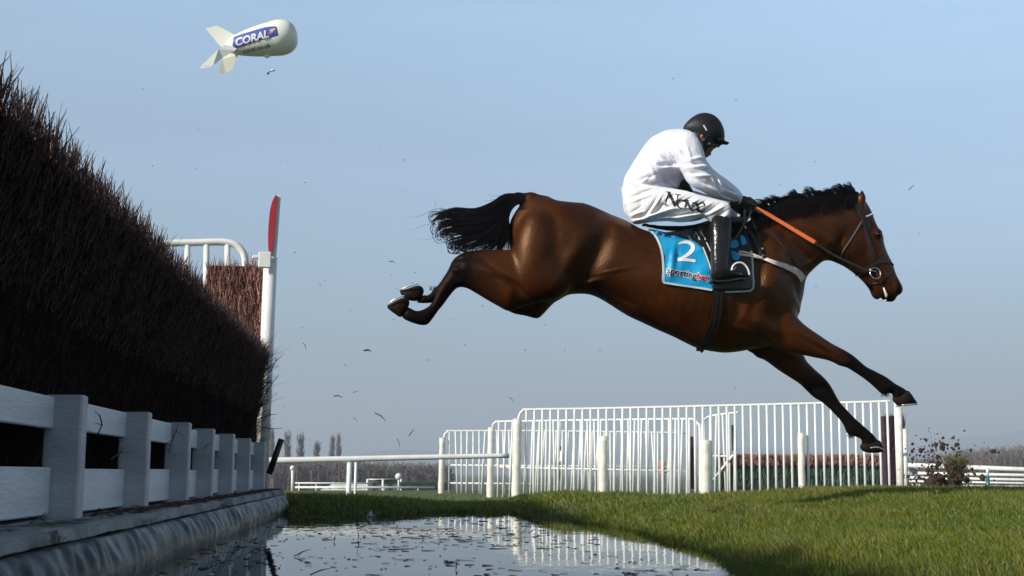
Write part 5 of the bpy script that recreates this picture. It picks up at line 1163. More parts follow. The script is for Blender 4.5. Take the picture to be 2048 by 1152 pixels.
mb = MB(); q_ = P1(1812, 950, 43); mb.ell((q_[0], 43.3, 0.1), (0.19, 0.3, 0.62)); tag(mb.build('padded_bag', M['black'], None, True), 'dark padded bag at the right foot of the maroon brush block', 'bag')
# right hand rails
rr_ = empty('rail_stack', P1(1930, 975, 52)*[1, 1, 0]+[0, 0, -0.6], 'several parallel white rails crossing at the right edge behind the flying turf', 'rail')
for (ya, yb_, Y_, r_) in ((930, 942, 50, 0.10), (946, 952, 54, 0.072), (955, 961, 58, 0.066), (962, 968, 61, 0.052), (970, 974, 65, 0.046)):
    mb = MB(); mb.tube([P1(1806, ya, Y_), P1(2120, yb_, Y_*0.93)], r_, 8); mb.build('rail', M['white'], rr_, True)
mb = MB(); q_ = P1(1826, 938, 50.2); mb.box(q_-[0, 0, 0.1], (0.36, 0.12, 0.36), bev=0.02); mb.build('bracket', M['white_shaded'], rr_)
mb = MB(); q_ = P1(1975, 935, 47.5); mb.tube([q_, q_-[0.01, 0, 0.29]], 0.06, 8); mb.build('post_top', M['white'], rr_, True)
mb = MB(); mb.tube([P1(1975, 951, 47.5), [P1(1975, 951, 47.5)[0], 47.5, -0.7]], 0.076, 10); mb.build('post_sleeve', M['teal'], rr_, True)
mb = MB(); mb.tube([P1(1992, 970, 50), P1(1998, 979, 50)], 0.04, 6); mb.build('strut', M['white'], rr_, True)

# ------------------------------------------------------------------ far things on the left
M['bark'] = mat('bare branches', (0.13, 0.115, 0.11), (0.09, 0.075, 0.07), 0.9, 0.3)
def poplar(px, top, wpx, Y_, lab, seed, double=False):
    rg = np.random.default_rng(seed); b_ = P1(px, 972, Y_); t_ = P1(px, top, Y_); k_ = F/Y_; H_ = t_[2]+2.7; w_ = wpx/k_
    r = empty('poplar_tree', (b_[0], Y_, -3.5), lab, 'tree', 'bare poplars on the skyline behind the running rail')
    mb = MB(); mb.tube([[b_[0], Y_, -3.5], [b_[0], Y_, H_*0.5], [b_[0]+rg.normal(0, 0.1), Y_, H_*0.93]], [0.28, 0.16, 0.03], 6); mb.build('trunk', M['bark'], r, True)
    mb = MB()
    for q_ in range(150):
        z0 = rg.uniform(0.02, 0.86)*H_-1.5; L_ = rg.uniform(0.12, 0.24)*H_; a = rg.uniform(0, 6.28); sp_ = w_*rg.uniform(0.25, 0.55)*(1-0.5*abs(z0/H_-0.45)); z1 = min(z0+L_, H_-2.7*0+0)
        p0 = np.array([b_[0], Y_, z0]); p1 = p0+[sp_*0.7*math.cos(a), sp_*0.7*math.sin(a), L_*0.45]; p2 = p0+[sp_*math.cos(a), sp_*math.sin(a), L_]
        mb.tube([p0, p1, p2], [0.10, 0.07, 0.02], 3, False)
        for s_ in range(2):
            q2 = p1+np.array([rg.normal(0, 0.3), rg.normal(0, 0.3), L_*rg.uniform(0.3, 0.8)]); mb.tube([p1, q2], [0.05, 0.02], 3, False)
    mb.build('crown', M['bark'], r)
for k_, (px_, top, w_) in enumerate(((525, 872, 10), (541, 868, 12), (573, 876, 16), (599, 880, 19), (632, 894, 16), (663, 882, 14), (676, 880, 11))):
    poplar(px_, top, w_, 300+6*k_, ['faint bare poplar half hidden by the last white fence post', 'bare poplar just left of the black leaning pole', 'bare poplar just right of the black leaning pole', 'broad bare poplar between the black pole and the low one', 'lowest and smallest bare poplar of the row', 'left one of the close pair of bare poplars', 'right one of the close pair of bare poplars'][k_], 50+k_)
def wood(name, px0, px1, tops, Y_, m, seed, dens, wtag):
    rg = np.random.default_rng(seed); mb = MB(); x0, x1 = P1(px0, 945, Y_)[0], P1(px1, 945, Y_)[0]; n_ = int((x1-x0)*dens)
    for k_ in range(n_):
        x_ = rg.uniform(x0, x1); y_ = Y_+rg.uniform(-8, 14); px_ = px0+(px1-px0)*(x_-x0)/(x1-x0); top = np.interp(px_, [a for a, _ in tops], [b_ for _, b_ in tops]); H_ = P1(px_, top, y_)[2]*rg.uniform(0.8, 1.08)
        mb.tube([[x_, y_, -3.6], [x_+rg.normal(0, 0.2), y_, H_*0.5], [x_+rg.normal(0, 0.6), y_, H_]], [0.14, 0.10, 0.03], 3, False)
        for s_ in range(7):
            zz = rg.uniform(-2.4, H_*0.9); mb.tube([[x_, y_, zz], [x_+rg.normal(0, 0.8), y_+rg.normal(0, 0.8), zz+rg.uniform(0.5, 1.6)]], [0.09, 0.03], 3, False)
    o = mb.build(name, m, None); tag(o, wtag, 'woodland', kind='stuff')
M['wood'] = mat('winter woodland', (0.12, 0.085, 0.078), (0.08, 0.065, 0.058), 0.95, 0.1)
wood('woodland', 480, 905, [(480, 922), (560, 924), (640, 930), (700, 926), (760, 934), (830, 936), (905, 938)], 240, M['wood'], 61, 22, 'brown leafless woodland below the poplars on the left skyline')
wood('woodland', 1800, 2130, [(1800, 925), (1880, 925), (1935, 905), (1990, 900), (2130, 890)], 260, M['wood'], 62, 18, 'brown leafless woodland along the foot of the right hand hill')
M['hedge_green'] = mat('dark clipped hedge', (0.012, 0.028, 0.012), (0.02, 0.04, 0.015), 0.95, 1.5, 0.5, 6)
def block(name, x0, x1, yt, Y_, dep, m, lab, cat, zb=-1.6, n=0, tw=None):
    a_, b_ = P1(x0, yt, Y_), P1(x1, yt, Y_); mb = MB(); mb.box(((a_[0]+b_[0])/2, Y_+dep/2, (a_[2]+zb)/2), (b_[0]-a_[0], dep, a_[2]-zb), bev=0.06)
    V_, F_ = mb.get(); return tag(build(name, V_, F_, m, None), lab, cat)
block('clipped_hedge', 800, 900, 964, 90, 3, M['hedge_green'], 'low dark clipped hedge between the mesh shelter and the leftmost stout post', 'hedge', -2.4)
M['far_sand'] = mat('pale track', (0.30, 0.22, 0.15), None, 0.9)
# low far rails
for (x0, x1, y_, Y_, r_, lb_) in ((590, 870, 974.5, 90, 0.08, 'thin low white rail just beyond the grass under the running rail'), (590, 745, 966, 95, 0.06, 'faint grey far rail behind the parked van'), (800, 905, 981, 92, 0.07, 'short low white rail between shelter and leftmost stout post')):
    w = empty('far_rail', P1((x0+x1)/2, y_, Y_)*[1, 1, 0]+[0, 0, -0.5], lb_, 'rail'); mb = MB(); mb.tube([P1(x0, y_, Y_), P1(x1, y_+0.5, Y_)], r_, 6); mb.build('rail', M['white'], w, True)
    for x_ in np.arange(x0+8, x1, 34):
        mb = MB(); a_ = P1(x_, y_, Y_); mb.tube([a_, [a_[0], Y_, a_[2]-1.1]], 0.04, 6); mb.build('leg', M['white'], w, True)
# round-headed white post, ball topped post
for (x_, yt, yb_, Y_, r_, hr_, lb_) in ((585, 936, 984, 60, 0.06, 0.12, 'white post with small round head standing alone left of the van'), (797, 953, 984, 98, 0.06, 0.26, 'white ball on a thin post at the corner of the mesh shelter')):
    w = empty('round_head_post', P1(x_, yb_, Y_), lb_, 'post'); mb = MB(); mb.tube([P1(x_, yt, Y_), P1(x_, yb_+4, Y_)], r_, 8); mb.build('stem', M['white'], w, True); mb = MB(); mb.ell(P1(x_, yt, Y_), (hr_,)*3); mb.build('head', M['text_white'], w, True)
# mesh shelter
M['mesh'] = mat('grey netting', (0.16, 0.17, 0.16), (0.08, 0.085, 0.08), 0.9, 12, 0.4, 40)
sh_ = empty('shelter', P1(768, 988, 100), 'small grey mesh shelter with white frame and flat green roof behind the running rail', 'shelter')
a_, b_ = P1(734, 958, 100), P1(803, 958, 100); zb = P1(768, 990, 100)[2]-0.5
for x_ in (735, 766, 802):
    q_ = P1(x_, 958, 99.9); mb = MB(); mb.tube([q_, [q_[0], 99.9, zb]], 0.09, 8); mb.build('frame_post', M['white'], sh_, True)
mb = MB(); mb.tube([P1(734, 959, 99.9), P1(803, 957, 99.9)], 0.05, 6); mb.build('frame_bar', M['white'], sh_, True)
mb = MB(); mb.box(((a_[0]+b_[0])/2, 101.3, (a_[2]+zb)/2-0.03), (b_[0]-a_[0]-0.1, 2.2, a_[2]-zb-0.1)); mb.build('netting', M['mesh'], sh_)
q0 = P1(742, 956, 100); q1 = P1(800, 954, 100); mb = MB(); mb.box(((q0[0]+q1[0])/2, 101.2, q0[2]+0.05), (q1[0]-q0[0], 2.8, 0.14), bev=0.02); mb.build('roof', M['hedge_green'], sh_)
q_ = P1(767, 935, 100.3); mb = MB(); mb.tube([q_, q_-[0.02, 0, 0.85]], 0.035, 5); mb.build('aerial', M['black'], sh_)
M['hiviz'] = mat('yellow jacket', (0.55, 0.62, 0.04), None, 0.6)
# van
vn = empty('parked_van', P1(684, 989, 170), 'white van partly hidden behind the low rails left of the slim rail posts', 'van')
vy = 170.0; a_ = P1(640, 990, vy); b_ = P1(733, 990, vy); zt = P1(690, 968, vy)[2]; L_ = b_[0]-a_[0]; zg = zt-2.1
prof = [(0, 0.35), (0, 0.62), (0.05, 0.70), (0.13, 0.74), (0.24, 0.99), (0.32, 1.0), (0.97, 1.0), (1.0, 0.93), (1.0, 0.28), (0.02, 0.28)]
Vf = [[a_[0]+L_*u, vy, zg+(zt-zg)*w_] for u, w_ in prof]; Vb = [[p[0], vy+1.9, p[2]] for p in Vf]; n_ = len(prof)
tri = delaunay_2d_cdt([Vector((p[0], p[2])) for p in Vf], [(i_, (i_+1) % n_) for i_ in range(n_)], [], 1, 1e-6)[2]
mb = MB(); mb.add(Vf+Vb, [[i_, (i_+1) % n_, (i_+1) % n_+n_, i_+n_] for i_ in range(n_)], [list(t_) for t_ in tri]+[[q_+n_ for q_ in t_[::-1]] for t_ in tri]); mb.build('body', M['white'], vn)
M['glass'] = mat('dark window', (0.02, 0.025, 0.03), None, 0.1)
for u0, u1 in ((0.17, 0.30), (0.34, 0.55), (0.60, 0.92)):
    mb = MB(); mb.box((a_[0]+L_*(u0+u1)/2, vy-0.01, zg+(zt-zg)*0.79), (L_*(u1-u0)*0.8, 0.03, (zt-zg)*0.15), bev=0.01); mb.build('window', M['glass'], vn)
for u in (0.18, 0.80):
    mb = MB(); mb.lathe([(0.0, -0.1), (0.30, -0.1), (0.33, 0.0), (0.30, 0.1), (0.0, 0.1)], (a_[0]+L_*u, vy-0.02, zg+0.33), 16, 'y'); mb.build('wheel', M['black'], vn, True)
# small figures behind the bars
M['orange_coat'] = mat('orange hi vis', (0.85, 0.16, 0.05), None, 0.6); M['trousers'] = mat('dark trousers', (0.02, 0.02, 0.03), None, 0.8)
def figure(px_, yt, yb_, Y_, coat, lab, face=1):
    a_ = P1(px_, yt, Y_); b_ = P1(px_, yb_, Y_); H_ = 1.76; base = np.array([a_[0], Y_, a_[2]-H_]); s_ = H_/1.76
    def q(x, y, z): return base+np.array([x*face, y, z])*s_
    r = empty('person', base, lab, 'person')
    f = Field(base-[0.5, 0.4, 0.05], base+[0.5, 0.4, 1.85], 0.022, 3)
    f.ell(q(0.02, 0, 1.64), (0.085, 0.075, 0.11)); f.cone(q(0, 0, 1.5), 0.055, q(0.01, 0, 1.6), 0.05); f.cone(q(0, 0, 1.38), 0.13, q(0, 0, 1.0), 0.12, 0.03, (1, 1.4, 1))
    for s in (-1, 1):
        f.cone(q(0, s*0.19, 1.42), 0.055, q(-0.03, s*0.24, 1.13), 0.045); f.cone(q(-0.03, s*0.24, 1.13), 0.042, q(0.14, s*0.2, 0.92), 0.03); f.ell(q(0.17, s*0.2, 0.88), (0.045, 0.03, 0.05))
        f.cone(q(0, s*0.09, 0.95), 0.095, q(0.02, s*0.1, 0.5), 0.06); f.cone(q(0.02, s*0.1, 0.5), 0.058, q(-0.01, s*0.1, 0.1), 0.04); f.cone(q(-0.02, s*0.1, 0.05), 0.045, q(0.14, s*0.1, 0.04), 0.035)
    v, qd = f.mesh(); build('body', v, qd, M['skin'], r, True)
    f = Field(base-[0.5, 0.4, 0.05], base+[0.5, 0.4, 1.85], 0.022, 3); f.cone(q(0, 0, 1.40), 0.155, q(0, 0, 0.92), 0.15, 0.03, (1, 1.4, 1))
    for s in (-1, 1): f.cone(q(0, s*0.2, 1.42), 0.075, q(-0.03, s*0.25, 1.13), 0.062); f.cone(q(-0.03, s*0.25, 1.13), 0.06, q(0.12, s*0.2, 0.94), 0.045)
    v, qd = f.mesh(); build('jacket', v, qd, coat, r, True)
    f = Field(base-[0.5, 0.4, 0.05], base+[0.5, 0.4, 1.85], 0.022, 3)
    for s in (-1, 1): f.cone(q(0, s*0.09, 0.95), 0.115, q(0.02, s*0.1, 0.5), 0.078); f.cone(q(0.02, s*0.1, 0.5), 0.076, q(-0.01, s*0.1, 0.06), 0.06)
    v, qd = f.mesh(); build('trousers', v, qd, M['trousers'], r, True)
    mb = MB(); mb.ell(q(-0.005, 0, 1.68), (0.095, 0.085, 0.095)); mb.build('hat', M['black'], r, True)
figure(1325, 912, 990, 66, M['orange_coat'], 'person in orange hi vis jacket and dark trousers standing behind the barred wings')
figure(1121, 893, 990, 64, M['white'], 'person in pale coat and dark hat seen between the bars right of the tallest post', -1)
# ------------------------------------------------------------------ balloon
YB = 60.0; k_ = F/YB
bl_ = empty('advertising_balloon', P1(505, 75, YB), 'cream helium blimp with blue lettered panel and four tail fins floating in the sky', 'balloon')
M['cream'] = mat('cream balloon skin', (0.86, 0.85, 0.74), (0.82, 0.81, 0.69), 0.35, 1.2, 0.1, 6)
M['bluepanel'] = mat('blue panel', (0.035, 0.075, 0.42), (0.03, 0.065, 0.38), 0.5)
nose = P1(592, 74, YB); tail_ = P1(452, 94, YB); axd = nose-tail_; L_ = np.linalg.norm(axd); axd /= L_
nose = P1(595, 69, YB); axd = (nose-tail_); L_ = np.linalg.norm(axd); axd /= L_
sidev = np.array([0, -1.0, 0]); upv = np.cross(sidev, axd); upv /= np.linalg.norm(upv); upv *= np.sign(upv[2])
pr_ = [(0, 0.0), (0.01, 0.18), (0.08, 0.44), (0.20, 0.62), (0.35, 0.77), (0.50, 0.88), (0.63, 0.94), (0.74, 0.99), (0.83, 0.95), (0.90, 0.84), (0.95, 0.66), (0.985, 0.40), (1.0, 0.0)]
pr_ = spline(pr_, False, 4); RM = 37/k_; seg = 48; th = np.arange(seg)*2*math.pi/seg
V = (tail_+pr_[:, 0][:, None, None]*L_*axd+RM*np.clip(pr_[:, 1], 0, 1)[:, None, None]*(np.cos(th)[None, :, None]*upv+np.sin(th)[None, :, None]*sidev)).reshape(-1, 3)
n_ = len(pr_); i = np.arange(n_-1)[:, None]*seg; j = np.arange(seg)[None]; Q = np.stack([i+j, i+(j+1) % seg, i+seg+(j+1) % seg, i+seg+j], -1).reshape(-1, 4)
hull = build('hull', V, Q, M['cream'], bl_, True); BLT = bvh(V, Q)
def fin(pts, dy, m_=None, thk=0.28):
    p_ = np.array(pts, float); n_ = len(p_); yv = YB+np.array(dy); A = P(p_[:, 0], p_[:, 1], yv-thk/2); Bk = P(p_[:, 0], p_[:, 1], yv+thk/2); c_ = (A.mean(0)+Bk.mean(0))/2
    tr = delaunay_2d_cdt([Vector((a[0], a[2])) for a in A.tolist()], [(q, (q+1) % n_) for q in range(n_)], [], 1, 1e-6)[2]
    mb = MB(); mb.add(np.vstack([A, Bk]), [[(q+1) % n_, q, q+n_, (q+1) % n_+n_] for q in range(n_)], [list(t_)[::-1] for t_ in tr]+[[x+n_ for x in t_] for t_ in tr]); mb.build('fin', m_ or M['cream'], bl_)
fin([(411, 57), (432, 51), (440, 54), (470, 70), (478, 90), (450, 98), (440, 92)], [0]*7)
fin([(399, 137), (404, 130), (437, 98), (452, 90), (478, 92), (470, 101), (446, 115), (426, 131), (412, 136)], [-1.2, -1.2, -0.6, -0.3, -0.2, -0.3, -0.6, -1.1, -1.2])
fin([(437, 148), (444, 118), (455, 104), (478, 104), (476, 110), (464, 140), (452, 146)], [0.5, 0.3, 0.2, 0.1, 0.1, 0.4, 0.5])
fin([(446, 112), (460, 92), (478, 92), (476, 100), (462, 112)], [1.6, 0.4, 0.3, 0.4, 1.4])
PNL = [(466, 77), (472, 72), (500, 63), (530, 54.5), (549, 52.5), (553, 55), (555, 67), (553, 71), (530, 77), (500, 87), (474, 95.5), (468, 95), (465, 90)]
def wr0(a, b_): return 0*a
patch('panel', PNL, BLT, YH, 0.02, M['bluepanel'], bl_, 2.5, wr0, 0.01, 2)
cv, ct = textmesh('CORAL', 0.28, 0.035); p2 = place_txt(cv, 503.5, 76.0, 68, 15.5, -15.5, cv); decal_px('lettering', p2, ct, BLT, 0.05, M['text_white'], bl_)
V2, T = strokes([([(540, 62), (545, 60), (551, 57)], [5, 5, 1.5])], 4); decal_px('emblem', V2, T, BLT, 0.05, mat('yellow print', (0.75, 0.45, 0.12), None, 0.5), bl_)
V2, T = strokes([([(538, 66), (543, 65), (546, 63.5)], [2, 4, 1.5])], 4); decal_px('emblem', V2, T, BLT, 0.055, mat('pink print', (0.65, 0.12, 0.16), None, 0.5), bl_)
cv, ct = textmesh('coral.co.uk', 0.1, 0.01); p2 = place_txt(cv, 513.5, 96.5, 56, 9.5, -13, cv); decal_px('lettering', p2, ct, BLT, 0.04, mat('navy print', (0.05, 0.06, 0.13), None, 0.5), bl_)
q_ = P1(534, 112, YB); mb = MB(); mb.ell(q_, (0.15, 0.13, 0.10)); mb.build('valve', M['cream'], bl_, True)
lg = empty('balloon_gear', P1(541, 145, YB), 'small white and dark camera gear hanging below the blimp', 'gear')
mb = MB(); mb.ell(P1(546, 140.5, YB), (0.12, 0.08, 0.06)); mb.build('case', M['white'], lg, True)
mb = MB(); mb.tube([P1(546, 141, YB), P1(539, 144, YB), P1(536, 147, YB)], 0.02, 6); mb.ell(P1(536, 147, YB), (0.06, 0.05, 0.06)); mb.build('weight', M['black'], lg, True)
# ------------------------------------------------------------------ grass
M['grass'] = mat('grass blades', (0.070, 0.150, 0.006), (0.165, 0.205, 0.012), 0.45, 1.6, 0, spec=0.35, transl=0.30, attrmix=[('dry', (0.30, 0.24, 0.09))], lo=0.3, hi=0.7)
def grass(name, n, ysamp, xf, hgt, wid, seed, lab, wind=(-0.15, 0.0)):
    rg = np.random.default_rng(seed); y = ysamp(rg, n); x = xf(rg, y); z = gz(x, y)
    ok = z > 0.012 if True else z > -9
    ok = (z > -0.015) | (y > 16); x, y, z = x[ok], y[ok], z[ok]; n = len(x)
    pat = np.array([noise.noise(Vector((a*1.6, b_*1.6, 0))) for a, b_ in zip(x, y)]); p2 = np.array([noise.noise(Vector((a*7, b_*7, 5))) for a, b_ in zip(x, y)])
    H_ = rg.uniform(*hgt, n)*(1+0.5*pat+0.45*p2); W_ = rg.uniform(*wid, n)*np.clip(y/6, 0.8, 2.6); a = rg.uniform(0, 2*math.pi, n); ld = rg.uniform(0, 2*math.pi, n)
    ln_ = rg.gamma(2.0, 0.22, n)*H_; lx_ = np.cos(ld)*ln_+wind[0]*H_; ly_ = np.sin(ld)*ln_
    sx, sy = np.cos(a)*W_/2, np.sin(a)*W_/2; B0 = np.stack([x, y, z-0.01], 1)
    def row(t_, wf): c_ = B0+np.stack([lx_*t_**2, ly_*t_**2, H_*t_*(1-0.18*t_)], 1); s_ = np.stack([sx, sy, 0*sx], 1)*wf; return c_-s_, c_+s_
    l0, r0 = row(0, 1); l1, r1 = row(0.5, 0.85); tip, _ = row(1.0, 0.0)
    V_ = np.stack([l0, r0, l1, r1, tip], 1).reshape(-1, 3); k = np.arange(n)*5
    o = build(name, V_, [np.stack([k, k+1, k+3, k+2], 1), np.stack([k+2, k+3, k+4], 1)], M['grass'], None, False, loc=(0, 0, 0))
    dry = np.clip((rg.random(n) < (0.11+0.20*np.clip(pat+0.15, 0, 1)))*rg.uniform(0.5, 1, n)+0.35*np.clip(p2*0.7+pat*0.5, 0, 1)+rg.uniform(0, 0.12, n), 0, 1); dv = np.repeat(dry, 5).reshape(-1, 5); dv[:, 4] += 0.15; attr(o, 'dry', np.clip(dv.ravel(), 0, 1))
    tag(o, lab, 'grass', kind='stuff')
ex_ = lambda rg, y: edge_x(y)+0.02+(0.62*y+1.6-edge_x(y))*rg.uniform(0, 1, len(y))**0.9
grass('grass', 230000, lambda rg, n: 2.3+8.0*rg.uniform(0, 1, n)**0.85, ex_, (0.035, 0.075), (0.0028, 0.0055), 21, 'short bright green turf on the landing bank right of the water')
grass('grass', 150000, lambda rg, n: 10.0+12.5*rg.uniform(0, 1, n), ex_, (0.04, 0.08), (0.003, 0.006), 22, 'turf at the top of the landing bank running back to the rails')
grass('grass', 90000, lambda rg, n: 12.35+9.5*rg.uniform(0, 1, n)**1.2, lambda rg, y: rg.uniform(-3.4, 2.6, len(y)), (0.05, 0.10), (0.003, 0.0065), 23, 'dark shaded turf on the bank at the far end of the water')
grass('grass', 60000, lambda rg, n: 21+42*rg.uniform(0, 1, n), lambda rg, y: -0.12*y+rg.uniform(0, 1, len(y))*0.75*y, (0.05, 0.09), (0.004, 0.008), 24, 'distant turf around the feet of the barred wings')
# ------------------------------------------------------------------ twigs on the plank and the water
mb = MB()
for q_ in range(900):
    y_ = 5.2+8.2*rng.uniform()**0.9; x_ = rng.uniform(-1.20, -1.06); a = rng.uniform(0, 3.14); L_ = rng.gamma(2, 0.014)+0.01; d_ = np.array([math.cos(a), math.sin(a), rng.normal(0, 0.15)]); c_ = np.array([x_, y_, 0.228+abs(rng.normal(0, 0.003))])
    mb.tube([c_-d_*L_/2, c_+d_*L_/2], [rng.uniform(0.001, 0.003)]*2, 4)
M['bits'] = mat('broken birch bits', (0.11, 0.065, 0.05), (0.03, 0.02, 0.018), 0.8, 60); tag(mb.build('plank_litter', M['bits'], None), 'broken birch bits littering the grey plank at the foot of the posts', 'debris', kind='stuff')
rg = np.random.default_rng(41); mb = MB()
for q_ in range(1500):
    y_ = 3.6+8.6*rg.uniform()**0.85; x_ = rg.uniform(-0.9, 1.35)
    if noise.noise(Vector((x_*1.8, y_*0.9, 3))) < -0.12+rg.normal(0, 0.15): continue
    a = rg.normal(0, 0.9); L_ = rg.gamma(2, 0.015)+0.008; r_ = rg.uniform(0.0006, 0.0018); d_ = np.array([math.cos(a), math.sin(a), 0]); c_ = np.array([x_, y_, 0.002]); k2 = rg.normal(0, 0.2)*L_*np.array([-d_[1], d_[0], 0])
    mb.tube([c_-d_*L_/2, c_+k2, c_+d_*L_/2+[0, 0, max(0, rg.normal(0, 0.004))]], [r_, r_, r_*0.5], 4)
for q_ in range(110):
    y_ = 3.8+8*rg.uniform(); x_ = rg.uniform(-0.8, 1.3); mb.ell((x_, y_, 0.0005), (rg.uniform(0.003, 0.009), rg.uniform(0.003, 0.008), 0.0015), 6, 3)
tag(mb.build('floating_twigs', M['mud'], None), 'scattered dark birch twigs and bits floating all over the pool', 'debris', kind='stuff')
def twig_thing(name, pts3, r_, lab, cat='twig', group=None, forks=0, m=None):
    mb = MB(); mb.tube(pts3, [r_]*(len(pts3)-1)+[r_*0.4], 5)
    for q_ in range(forks):
        i_ = 1+q_ % (len(pts3)-2); b_ = np.array(pts3[i_]); mb.tube([b_, b_+rng.normal(0, 0.035, 3)+[0, 0, 0.02]], [r_*0.7, r_*0.3], 4)
    return tag(mb.build(name, m or M['mud'], None), lab, cat, group)
def wp(a, b_): # point on the water under a pixel
    d_ = cf+((a-W2)/F)*cr-((b_-H2)/F)*cu; return CAM+d_*((0.004-CAM[2])/d_[2])
for (p0, p1, lb_) in (((668, 1082), (690, 1068), 'forked twig sticking up from the water left of the middle of the pool'), ((716, 1078), (728, 1086), 'thin bent twig afloat just right of the forked one'), ((912, 1138), (922, 1120), 'upright little stick in the water near the bottom edge'), ((588, 1112), (622, 1110), 'pale straw coloured twig afloat near the last posts'), ((620, 1150), (660, 1151), 'thick dark stick afloat at the bottom edge near the leaning post reflection')):
    a_, b_ = wp(*p0), wp(*p1); b_ = a_+(b_-a_)/np.linalg.norm(b_-a_)*min(0.10, np.linalg.norm(b_-a_)); twig_thing('floating_twig', [a_, (a_+b_)/2+[0, 0, 0.018], b_+[0, 0, 0.028]], 0.0026, lb_, 'twig', 'single twigs afloat on the pool', 1)
# splash
sp_ = wp(742, 1033); mb = MB()
for q_ in range(26):
    a = rg.uniform(0, 6.28); r_ = rg.uniform(0, 0.035); mb.ell(sp_+[r_*math.cos(a), r_*math.sin(a), rg.uniform(0, 0.05)*(1-r_*18)], (0.004, 0.004, 0.009), 6, 4)
M['splash'] = mat('splash water', (0.7, 0.75, 0.8), None, 0.05)
tag(mb.build('splash', M['splash'], None, True), 'tiny white splash at the far end of the pool', 'splash', kind='stuff')
# twigs lying on the fence
for (Y_, pts, lb_, fk) in ((6.3, [(338, 905), (345, 880), (352, 862), (368, 872)], 'curved twig caught on the second full white post', 3), (9.1, [(404, 899), (415, 890), (426, 884)], 'twig stuck on the white post halfway along', 1), (5.3, [(196, 868), (204, 850), (200, 832), (190, 822)], 'long thin twig hooked over the upper board right of the big post', 1), (4.6, [(60, 1046), (80, 1036), (92, 1024)], 'twig lying on the plank below the left boards', 1), (5.9, [(222, 918), (240, 905), (246, 895)], 'dead twig in the gap right of the big post', 2)):
    p3 = [P1(a, b_, Y_-0.1) for a, b_ in pts]; dx = -1.19-p3[0][0]; p3 = []
    for a, b_ in pts:
        d_ = cf+((a-W2)/F)*cr-((b_-H2)/F)*cu; p3.append(CAM+d_*((-1.19)/d_[0]))
    twig_thing('caught_twig', p3, 0.003, lb_, 'twig', 'twigs caught on the board fence', fk)
# twigs poking out of the hedge end
for pts, lb_ in (([(540, 745), (552, 722), (566, 710)], 'twigs poking from the top of the far hedge end'), ([(528, 790), (545, 766), (558, 748)], 'thin twigs poking from the far hedge end at mid height'), ([(518, 838), (540, 830), (556, 828)], 'twig poking out low on the far hedge end'), ([(515, 852), (540, 858), (566, 856)], 'lowest long twig reaching right from the far hedge end')):
    twig_thing('loose_twig', [P1(a, b_, 13.5) for a, b_ in pts], 0.0045, lb_, 'twig', 'loose twigs sticking out of the hedge end', 3, M['birch'])
# twigs in the air
AIR = [((728, 701), (742, 703), 0.010, 8), ((750, 826), (772, 843), 0.006, 8), ((668, 792), (684, 796), 0.006, 7.5), ((794, 878), (800, 896), 0.004, 9), ((818, 872), (828, 858), 0.005, 9), ((706, 786), (718, 784), 0.003, 8), ((636, 945), (645, 926), 0.004, 9), ((706, 836), (714, 844), 0.003, 9),
       ((1018, 795), (1028, 806), 0.003, 9), ((606, 686), (612, 700), 0.003, 7), ((778, 523), (790, 527), 0.004, 7), ((1817, 380), (1829, 371), 0.004, 7), ((556, 880), (560, 884), 0.006, 9), ((784, 640), (790, 642), 0.002, 8)]
AIRL = ['thick dark wood chip in the air left of the belly', 'long curved twig in the air above the running rail', 'bent flat twig in the air above the leaning black pole', 'thin curved twig floating just above the running rail near the leftmost stout post', 'straight slanted twig just up and left of the leftmost stout post', 'faint short twig to the left of the wood chip and above the bent one', 'thin slanted twig hanging in front of the far woodland under the rail', 'faint slanted bit to the left of the long curved twig', 'faint slanting twig straight above the tallest stout post', 'thin upright twig in the sky close to the hedge end', 'small dark twig in the sky up and left of the hind hooves', 'pale seed-like scrap in the air right of the horse head', 'round dark speck right beside the top of the leaning black pole', 'tiny twig directly below the lower hind hoof']
for k_, (p0, p1, r_, Y_) in enumerate(AIR):
    a_, b_ = P1(*p0, Y_), P1(*p1, Y_+0.04); c_ = (a_+b_)/2+[0.004, 0, 0.008]; twig_thing('flying_twig', [a_, c_, b_], r_*0.55, AIRL[k_], 'twig', 'twigs thrown into the air', 0)
mb = MB()
for (a, b_) in ((285, 178), (294, 214), (305, 332), (392, 338), (395, 259), (560, 325), (605, 655), (610, 365), (808, 320), (878, 265), (878, 130), (1630, 323), (1472, 200), (1347, 157), (1632, 573), (793, 577), (830, 545), (825, 566), (824, 588), (783, 550), (1600, 600), (806, 382), (650, 560), (700, 620), (930, 690), (980, 640), (1090, 650), (1130, 700), (620, 880), (690, 730), (568, 812), (900, 640), (858, 720), (1250, 760), (1470, 775), (1500, 800), (640, 570), (760, 300), (540, 870), (1050, 700), (1200, 700), (965, 612), (590, 505), (725, 436), (1838, 468), (1560, 370)):
    mb.ell(P1(a, b_, 7.5), (rg.uniform(0.002, 0.0045), 0.003, rg.uniform(0.002, 0.0045)), 6, 4)
tag(mb.build('flying_specks', M['mud'], None), 'tiny dark specks of dirt scattered through the sky', 'debris', kind='stuff')
